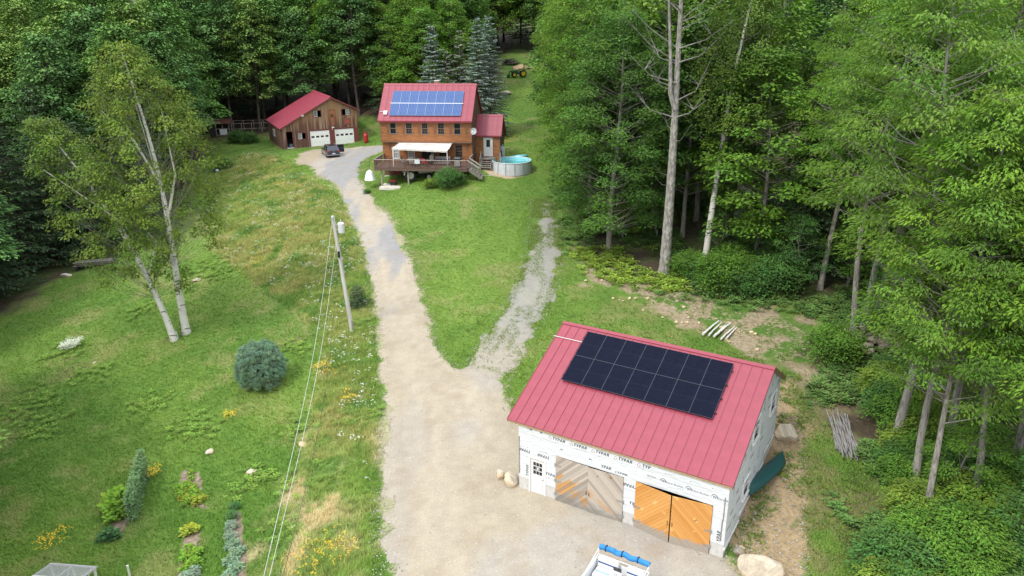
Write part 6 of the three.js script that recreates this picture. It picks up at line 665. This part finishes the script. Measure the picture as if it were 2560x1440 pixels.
{ const gs = [poleGeo(83, 3.4, 0.2), poleGeo(84, 3, 0.17)], R = rand(64); for (let i = 0; i < 12; i++) { const lay = i < 6 ? 0 : i < 10 ? 1 : 2, k = i - [0, 6, 10][lay], o = solo('cut_log', gs[i % 2], BK.dark, 'brown cut log in the stack at the top of the lawn', 'log', 'logs stacked above the tractor'), x = -0.6 + lay * 0.25 + k * 0.42, z = -152 + (R() - 0.5) * 0.6; o.position.set(x, gy(-0.6, -152) + 0.25 + lay * 0.34, z); o.rotation.y = 1.1 + (R() - 0.5) * 0.2; } }
{ const g = rockGeo(90, 2.6, 0.9, 1.6, 4), x = 2.4, z = -147.5, o = solo('sand_pile', g, std({ map: gravelTex, color: lin(0.6, 0.42, 0.26), roughness: 1 }), 'heap of orange sand behind the green tractor', 'sand pile'); o.position.set(x, gy(x, z) + 0.1, z); const w = solo('brush_pile', rockGeo(91, 1.2, 0.5, 0.9, 3), stoneM[1], 'pale rubble pile at the foot of the rightmost spruce', 'rubble'); w.position.set(-0.9, gy(-0.9, -125) + 0.2, -125); }
// ---------------------------------------------------------------- pontoon boat in the yard, its bow towards the doors
{
  const x = 4.62, z = -26.15, G = thing('pontoon_boat', 'white pontoon boat with blue folded canopy and striped seats', 'boat', [x, gy(x, z), z], -GAR.yaw), wh = std({ color: lin(0.72, 0.73, 0.74), roughness: 0.4 }), vinyl = std({ color: lin(0.74, 0.75, 0.76), roughness: 0.5 }), blue = std({ color: lin(0.02, 0.2, 0.5), roughness: 0.7 }), navy = std({ color: lin(0.03, 0.07, 0.2), roughness: 0.5 });
  part('floor', bx(-1.2, 1.2, 0.85, 0.95, -0.35, 5.2), std({ color: lin(0.38, 0.38, 0.38), roughness: 0.8 }), G); for (const s of [-1, 1]) { part('pontoon', [new THREE.CylinderGeometry(0.3, 0.3, 5.0, 18).rotateX(PI / 2).translate(s * 0.8, 0.52, 2.6), new THREE.ConeGeometry(0.3, 0.7, 18).rotateX(-PI / 2).translate(s * 0.8, 0.52, -0.25)], M.steel, G); part('side_fence', [bx(s * 1.16 - 0.015, s * 1.16 + 0.015, 0.98, 1.5, 0.1, 5.0)], wh, G); part('rail', [bar([s * 1.16, 1.6, 0.0], [s * 1.16, 1.6, 5.0], 0.022), bar([s * 1.16, 0.95, 0.0], [s * 1.16, 1.6, 0.0], 0.022), bar([s * 1.16, 0.95, 2.5], [s * 1.16, 1.6, 2.5], 0.022)], wh, G); part('bunk', bx(s * 0.8 - 0.1, s * 0.8 + 0.1, 0, 0.22, 0.6, 4.6), M.greyWood, G); }
  part('rail', bar([-1.16, 1.6, 0.0], [1.16, 1.6, 0.0], 0.022), wh, G); part('bow_fence', bx(-1.1, 1.1, 0.98, 1.45, 0.02, 0.05), wh, G);
  for (const [a, b] of [[-1.05, -0.12], [0.28, 1.05]]) { const s = part('bench_seat', [rb(b - a, 0.3, 0.62, 0.06, (a + b) / 2, 1.12, 0.62)], vinyl, G); part('seat_back', rb(b - a, 0.5, 0.18, 0.07, (a + b) / 2, 1.48, 0.24), vinyl, s); part('stripe', rb(b - a - 0.04, 0.1, 0.16, 0.03, (a + b) / 2, 1.5, 0.265), navy, s); part('stripe', bx(a + 0.04, b - 0.04, 1.262, 1.277, 0.55, 0.72), std({ color: lin(0.3, 0.38, 0.48) }), s); }
  { const c = part('console', [rb(0.42, 0.85, 0.5, 0.06, 0.08, 1.38, 1.05)], wh, G); part('windshield', bx(-0.1, 0.26, 1.8, 1.98, 0.82, 0.84), M.glass, c); part('cup_ring', new THREE.TorusGeometry(0.05, 0.012, 6, 14).rotateX(PI / 2).translate(0.1, 1.815, 1.05), M.black, c); }
  part('captain_seat', [rb(0.55, 0.14, 0.55, 0.06, -0.5, 1.35, 1.75), rb(0.55, 0.6, 0.14, 0.06, -0.5, 1.65, 1.98), cyl(0.06, 0.06, 0.4, 10, -0.5, 0.95, 1.75)], vinyl, G); part('captain_seat', [rb(0.55, 0.14, 0.55, 0.06, 0.6, 1.35, 1.75), rb(0.55, 0.6, 0.14, 0.06, 0.6, 1.65, 1.98), cyl(0.06, 0.06, 0.4, 10, 0.6, 0.95, 1.75)], vinyl, G);
  { const R = rand(92), pts = [], n = 15; for (let k = 0; k <= n; k++) pts.push([-1.14 + (2.28 * k) / n, 1.95 + 0.02 * Math.sin(k * 1.9) - 0.03 * R(), -0.1 + 0.03 * Math.cos(k * 1.3)]); const g = tube(pts, 0.12, 46, 9), p = g.attributes.position; for (let i = 0; i < p.count; i++) { const q = fbm(p.getX(i) * 6, p.getY(i) * 9 + p.getZ(i) * 9, 3, 733) - 0.5; p.setY(i, p.getY(i) + q * 0.12); p.setZ(i, p.getZ(i) + q * 0.1); } g.computeVertexNormals(); const b = part('canopy_roll', g, blue, G, 'folded bright blue canopy'); for (const x of [-0.85, -0.1, 0.62]) part('strap', new THREE.TorusGeometry(0.14, 0.018, 6, 16).rotateY(PI / 2).translate(x, 1.95, -0.1), M.black, b); for (const s of [-1, 1]) { part('canopy_pole', bar([s * 1.14, 1.94, -0.08], [s * 1.16, 1.6, 1.3], 0.018), wh, b); part('canopy_pole', bar([s * 1.14, 1.94, -0.08], [s * 1.16, 1.6, 0.05], 0.014), wh, b); } }
}
// ---------------------------------------------------------------- chicken coop and run, bench, lamp, cold frame
{
  const x = -44.6, z = -118.2, G = thing('chicken_coop', 'grey wooden chicken coop with wire run at the wood edge left of the barn', 'coop', [x, gy(x, z) + 0.05, z], 0.16), w = std({ map: greyWoodTex, color: lin(1.2, 1.15, 1.1) });
  part('wall', [bx(-2.2, 1.2, 0, 1.9, -1.6, -1.5), bx(-2.2, -2.1, 0, 1.9, -1.5, 0), bx(-2.1, -0.9, 0, 1.8, -0.1, 0)], M.dark, G); part('front_panel', [bx(-0.85, 1.2, 0, 0.1, -0.08, 0), bx(-0.85, 1.2, 0.95, 1.05, -0.08, 0), bx(-0.85, 1.2, 1.75, 1.85, -0.08, 0), bx(-0.85, -0.75, 0.1, 1.75, -0.07, 0), bx(0.13, 0.23, 1.05, 1.75, -0.07, 0), bx(1.1, 1.2, 0.1, 1.75, -0.07, 0)], w, G); part('white_door', bx(-0.3, 0.8, 0.12, 0.94, -0.05, 0.01), std({ color: lin(0.62, 0.66, 0.68) }), G); part('roof', [prism([[0.35, 1.85], [-1.9, 2.25], [-1.9, 2.32], [0.35, 1.93]], -2.5, 1.5)], std({ color: lin(0.26, 0.12, 0.1), roughness: 0.6 }), G);
  for (let k = 0; k < 5; k++) part('run_post', bx(1.5 + k * 1.5, 1.58 + k * 1.5, 0, 1.75, -0.04, 0.04), w, G); for (const y of [0.05, 0.9, 1.7]) part('run_rail', bx(1.3, 7.7, y, y + 0.06, -0.025, 0.025), w, G); for (let k = 0; k < 5; k++) part('run_post', bx(1.5 + k * 1.5, 1.58 + k * 1.5, 0, 1.95, -2.04, -1.96), w, G); part('run_rail', bx(1.3, 7.7, 1.9, 1.96, -2.02, -1.98), w, G); for (let k = 0; k < 5; k++) part('run_rafter', beam([1.54 + k * 1.5, 1.76, 0], [1.54 + k * 1.5, 1.93, -2], 0.05, 0.05), w, G);
}
{ const x = -41.3, z = -71.3, G = thing('lumber_stack', 'low stack of grey boards at the shaded left edge of the lawn', 'lumber stack', [x, gy(x, z), z], 0.25), R = rand(95); for (let k = 0; k < 9; k++) part('board', bx(-2 + 0.3 * R(), 1.9 - 0.3 * R(), 0, 0.06, 0, 0.2).translate(0, 0.22 + ((k / 3) | 0) * 0.16, (k % 3) * 0.3 - 0.4), M.greyWood, G); for (const a of [-1.6, 0, 1.6]) part('bearer', bx(a - 0.06, a + 0.06, -0.15, 0.2, -0.45, 0.5), M.dark, G); for (const a of [-0.8, 0.8]) part('spacer', bx(a - 0.04, a + 0.04, 0.28, 0.7, 0.42, 0.5), M.greyWood, G); }
{ const x = -37.4, z = -95.8, G = thing('garden_lamp', 'small pale globe on a grey post on the slope left of the meadow', 'garden ornament', [x, gy(x, z), z]); part('post', bar([0, -0.2, 0], [-0.05, 0.75, 0], 0.05, 0.04, 8), M.greyWood, G); part('globe', new THREE.SphereGeometry(0.2, 18, 12).translate(-0.06, 0.92, 0), std({ color: lin(0.4, 0.5, 0.62), roughness: 0.2 }), G); }
{ // open white frame over a bed at the lower left
  const x = -20.9, z = -28.4, G = thing('cold_frame', 'white wooden frame with mesh roof over a bed in the lower left corner', 'cold frame', [x, gy(x, z), z], -0.12), w = std({ color: lin(0.6, 0.6, 0.58), roughness: 0.8 }); for (const a of [-1.1, 0, 1.1]) { part('post', bx(a - 0.04, a + 0.04, -0.2, 0.95, -0.55, -0.47), w, G); part('post', bx(a - 0.04, a + 0.04, -0.2, 1.2, 0.5, 0.58), w, G); part('rafter', beam([a, 0.98, -0.55], [a, 1.22, 0.58], 0.06, 0.06), w, G); } part('rail', bx(-1.16, 1.16, 0.95, 1.02, -0.58, -0.5), w, G); part('rail', bx(-1.16, 1.16, 1.2, 1.27, 0.53, 0.61), w, G); part('rail', bx(-1.14, 1.14, 0.05, 0.14, -0.57, -0.5), w, G); part('mesh_roof', prism([[-0.6, 1.01], [0.62, 1.275], [0.62, 1.285], [-0.6, 1.02]], -1.15, 1.3), std({ color: lin(0.34, 0.34, 0.35), roughness: 0.8, transparent: true, opacity: 0.35 }), G); for (const a of [-0.5, 0.55]) part('brace', beam([a, 0.1, -0.5], [a + 0.4, 0.95, -0.5], 0.05, 0.05), w, G);
  for (const [px, pz, h, l] of [[-18.3, -29.0, 0.75, 'short leaning white stake beside the cold frame'], [-17.1, -27.6, 0.35, 'stubby brown stake between cold frame and vegetable bed']]) { const o = solo('garden_stake', beam([0, -0.2, 0], [0.06, h, 0.1], 0.09, 0.06), h > 0.5 ? w : M.rawWood, l, 'stake'); o.position.set(px, gy(px, pz), pz); }
}
{ // vegetables
  const lush = leafMat(0.2, 0.36, 0.04), lime = leafMat(0.36, 0.42, 0.05), silver = leafMat(0.26, 0.36, 0.26), deep = leafMat(0.08, 0.2, 0.06), G = {};
  const veg = (k, R0, H, n, L, w) => (G[k] = G[k] || bush({ seed: 300 + n, R: R0, H, tufts: 7, leaves: n, L, w, size: R0 * 0.6, droop: -0.1 }));
  const put = (name, k, geo, mat, x, z, s, label, group) => plant(name, geo, BK.dark, mat, [x, z], x * 7, s * 0.8, label, 'vegetable plant', group, ['stems', 'foliage']);
  for (let k = 0; k < 12; k++) { const t = (k % 6) / 6, r = k < 6 ? 0 : 1; put('lettuce_plant', 'let', veg('let', 0.3, 0.22, 26, 0.16, 0.8), k % 4 === 1 ? lime : lush, lerp(-18.15, -16.95, t) - r * 0.45 + 0.1, lerp(-35.6, -34.1, t) + r * 0.1, 0.9 + 0.3 * hash(k, 1, 1), 'lime green leafy plant in the upper vegetable bed', 'plants in the upper bed'); }
  for (let k = 0; k < 4; k++) put('seedling_plant', 'sd', veg('sd', 0.25, 0.2, 12, 0.12, 0.8), lush, -18.4 + 0.2 * (k % 2), -36.9 + 0.5 * k, 0.9, 'sparse seedling row at the top of the upper vegetable bed', 'seedlings in the upper bed');
  put('squash_plant', 'sq', veg('sq', 0.32, 0.3, 30, 0.2, 0.8), lime, -16.55, -31.9, 1.1, 'yellow green plant at the top of the middle vegetable bed'); for (let k = 0; k < 7; k++) put('bean_plant', 'be', veg('be', 0.32, 0.34, 30, 0.14, 0.8), k > 4 ? silver : lush, -16.0 + 0.18 * k * 0.55 + (k % 2) * 0.35, -30.4 + 0.32 * k, 1.0, k > 4 ? 'grey green plant at the foot of the middle vegetable bed' : 'bright green bean plant in the middle vegetable bed', k > 4 ? 'grey plants in the middle bed' : 'bean plants in the middle bed');
  for (let k = 0; k < 4; k++) put('herb_plant', 'he', veg('he', 0.4, 0.5, 40, 0.12, 0.5), k < 2 ? deep : silver, -14.75 + 0.18 * k, -33.4 + 0.75 * k, 0.9, k < 2 ? 'dark feathery plant at the top of the right vegetable bed' : 'silver green herb in the right vegetable bed', k < 2 ? 'feathery plants in the right bed' : 'silver herbs in the right bed'); for (let k = 0; k < 5; k++) put('cabbage_plant', 'ca', veg('ca', 0.4, 0.3, 22, 0.28, 0.6), leafMat(0.24, 0.38, 0.24), -13.9 + 0.14 * k + (k % 2) * 0.3, -30.6 + 0.55 * k, 0.75, 'pale blue green cabbage plant in the right vegetable bed', 'cabbages in the right bed');
  { const R = rand(97), T = new Limbs(), F = new Leaves(); for (let k = 0; k < 60; k++) { const t = k / 60, x = lerp(0.65, -0.55, t) + (R() - 0.5) * 0.15, z = lerp(2.1, -2.2, t), h = 1.25 + 0.3 * R() + 0.3 * t; T.tube([V3(x, -0.1, z), V3(x + 0.05 * (R() - 0.5), h, z)], 0.014, 0.006, 3); for (let q = 0; q < 5; q++) clump(F, R, x, h * (0.15 + 0.2 * q), z, 0.24, 0.2, 16, 0.13, 0.7, 0.1, 0, 0); } plant('pea_trellis', [T.geo(), F.geo()], BK.dark, leafMat(0.16, 0.29, 0.12), [-20.75, -35.2], 0, 1, 'tall hedge like row of climbing peas in the vegetable garden', 'climbing peas', undefined, ['stems', 'foliage']); }
  for (const [i, [x, z, s]] of [[-21.7, -34.9, 1.3], [-21.5, -34.2, 1.2], [-21.3, -33.6, 1.0]].entries()) put('rhubarb_plant', 'rh', veg('rh', 0.42, 0.5, 24, 0.34, 0.8), lush, x, z, s, 'broad leaved bright green plant beside the climbing peas', 'broad plants beside the peas'); put('kale_plant', 'ka', veg('ka', 0.4, 0.45, 26, 0.3, 0.7), deep, -20.75, -32.0, 1.0, 'dark blue green plant at the lower end of the pea row');
}
{ // wild flowers and coarse leaves
  const head = (seed, n, r, s, h) => { const R = rand(seed), F = new Leaves(); for (let i = 0; i < n; i++) { const a = R() * 6.28, q = r * Math.sqrt(R()), x = Math.cos(a) * q, z = Math.sin(a) * q, y = h * (0.7 + 0.4 * R()); for (let k = 0; k < 3; k++) F.add(x, y, z, Math.cos(k * 2.1 + a), 0.25, Math.sin(k * 2.1 + a), s, s * 0.8, [1, 1, 1]); } return F.geo(); };
  const petal = new THREE.MeshStandardMaterial({ roughness: 0.8, side: THREE.DoubleSide }), spots = (L) => (R) => { const c = L[(R() * L.length) | 0], a = R() * 6.28, q = c[2] * 1.7 * (R() + 0.3 * R()), x = c[0] + Math.cos(a) * q, z = c[1] + Math.sin(a) * q; return [x, z]; };
  const yel = spots([[-37.3, -90.8, 2.0], [-36, -92, 1.6], [-26.4, -87.2, 1.5], [-25.3, -86, 1.2], [-28, -88.5, 1], [-34.05, -95.8, 0.9], [-30.5, -84, 2.2], [-12.5, -46.1, 0.55], [-13.2, -46.4, 0.3], [-9.25, -28.6, 0.8], [-8.9, -29.6, 0.7], [-23.6, -31.9, 0.5], [-20.6, -36.9, 0.25], [-0.2, -95.8, 1.6], [-0.6, -94, 0.8], [-17.9, -42, 0.25], [-10.5, -42.5, 0.3], [-23.5, -66, 0.6], [-22.5, -68, 1.0]]);
  scatter('yellow_flowers', head(1, 4, 0.16, 0.04, 0.5), petal, 420, 21, (R) => { const [x, z] = yel(R); return [x, gy(x, z), z, 0.8 + 0.6 * R(), R() * 6.28, R() < 0.25 ? [0.7, 0.36, 0.02] : [0.72, 0.5, 0.02]]; }, 'yellow wild flowers in patches over meadow and lawn', 'flowers');
  scatter('white_flowers', head(2, 5, 0.15, 0.045, 0.5), petal, 1100, 22, (R) => { const spot = R() < 0.03, x = spot ? -34.9 + 1.4 * (R() - 0.5) : -38 + 31 * R(), z = spot ? -54.6 + 1.4 * (R() - 0.5) : -26 - 78 * R(); if (!spot && (fMeadow(x, z) < 0.4 || fStraw(x, z) > 0 || vn(x * 0.5, z * 0.5, 95) < 0.5)) return null; return [x, gy(x, z), z, 0.6 + 0.7 * R(), R() * 6.28, [0.66, 0.68, 0.6]]; }, 'small white wild flowers scattered through the meadow', 'flowers');
  const ros = (() => { const R = rand(98), F = new Leaves(); for (let i = 0; i < 26; i++) { const a = R() * 6.28, q = 0.2 * R(); F.add(Math.cos(a) * q, 0.05 + 0.2 * R(), Math.sin(a) * q, Math.cos(a), 0.4 * R(), Math.sin(a), 0.14 + 0.08 * R(), 0.08, [1, 1, 1]); } return F.geo(); })();
  const lime = spots([[-31, -50.3, 0.9], [-34.8, -47.5, 1.3], [-33, -46, 1], [-35.2, -54, 0.9], [-30.8, -43.5, 1], [-14.6, -35.6, 0.7], [-16, -50, 0.9], [-11.2, -52.4, 0.6], [-28.3, -66.5, 1.3], [-26.5, -65.3, 1], [-20, -41.5, 1], [-31.5, -60, 0.8], [-13.2, -40.5, 0.9], [-11.5, -35.5, 1], [-11, -31, 1], [-24.5, -45, 0.8], [-9.5, -41, 0.8]]);
  scatter('coarse_weeds', ros, grassMat, 700, 23, (R) => { const [x, z] = lime(R); return [x, gy(x, z), z, 0.45 + 0.5 * R(), R() * 6.28, jit([0.165, 0.29, 0.04], R, 0.5)]; }, 'yellow green coarse leaved weeds in patches on the lawn', 'weeds');
  scatter('forest_undergrowth', ros, grassMat, 16000, 24, (R) => { const z = -25 - 120 * R() ** 1.6, x = R() < 0.75 ? 4 + R() * 40 : -50 - 30 * R(), d = fClear(x, z); if (d > 1.4 * R() || d < -24 || inFoot(x, z) || vn(x * 0.35, z * 0.35, 96) < 0.42 + (d < -8 ? 0.15 : 0)) return null; const lit = x > 5 && x < 14 && z > -64 && z < -55; return [x, gy(x, z), z, 0.6 + 0.9 * R(), R() * 6.28, jit(lit ? [0.22, 0.34, 0.035] : [0.1, 0.2, 0.04], R, 0.6), 0.3]; }, 'low leafy undergrowth along the edge of the woods', 'undergrowth');
  const peb = new THREE.IcosahedronGeometry(0.03, 0).scale(1.3, 0.7, 1); scatter('loose_gravel', peb, std({ roughness: 0.95 }), 14000, 25, (R) => { const z = -24 - 70 * R() ** 1.5, x = -24 + 40 * R(), d = Math.max(fDrive(x, z), fTrack(x, z)), s = fSand(x, z); if ((d < -0.7 && s < 0) || inFoot(x, z) || (d > 0.8 && R() < 0.75)) return null; const k = 0.25 + 0.3 * R(); return [x, gy(x, z) + 0.04, z, 0.5 + 1.4 * R() * R(), R() * 6.28, [k * 0.85, k * 0.8, k * 0.7], 1]; }, 'loose pebbles on the driveway, track and sandy ground', 'gravel');
}

renderer.render(scene, camera);
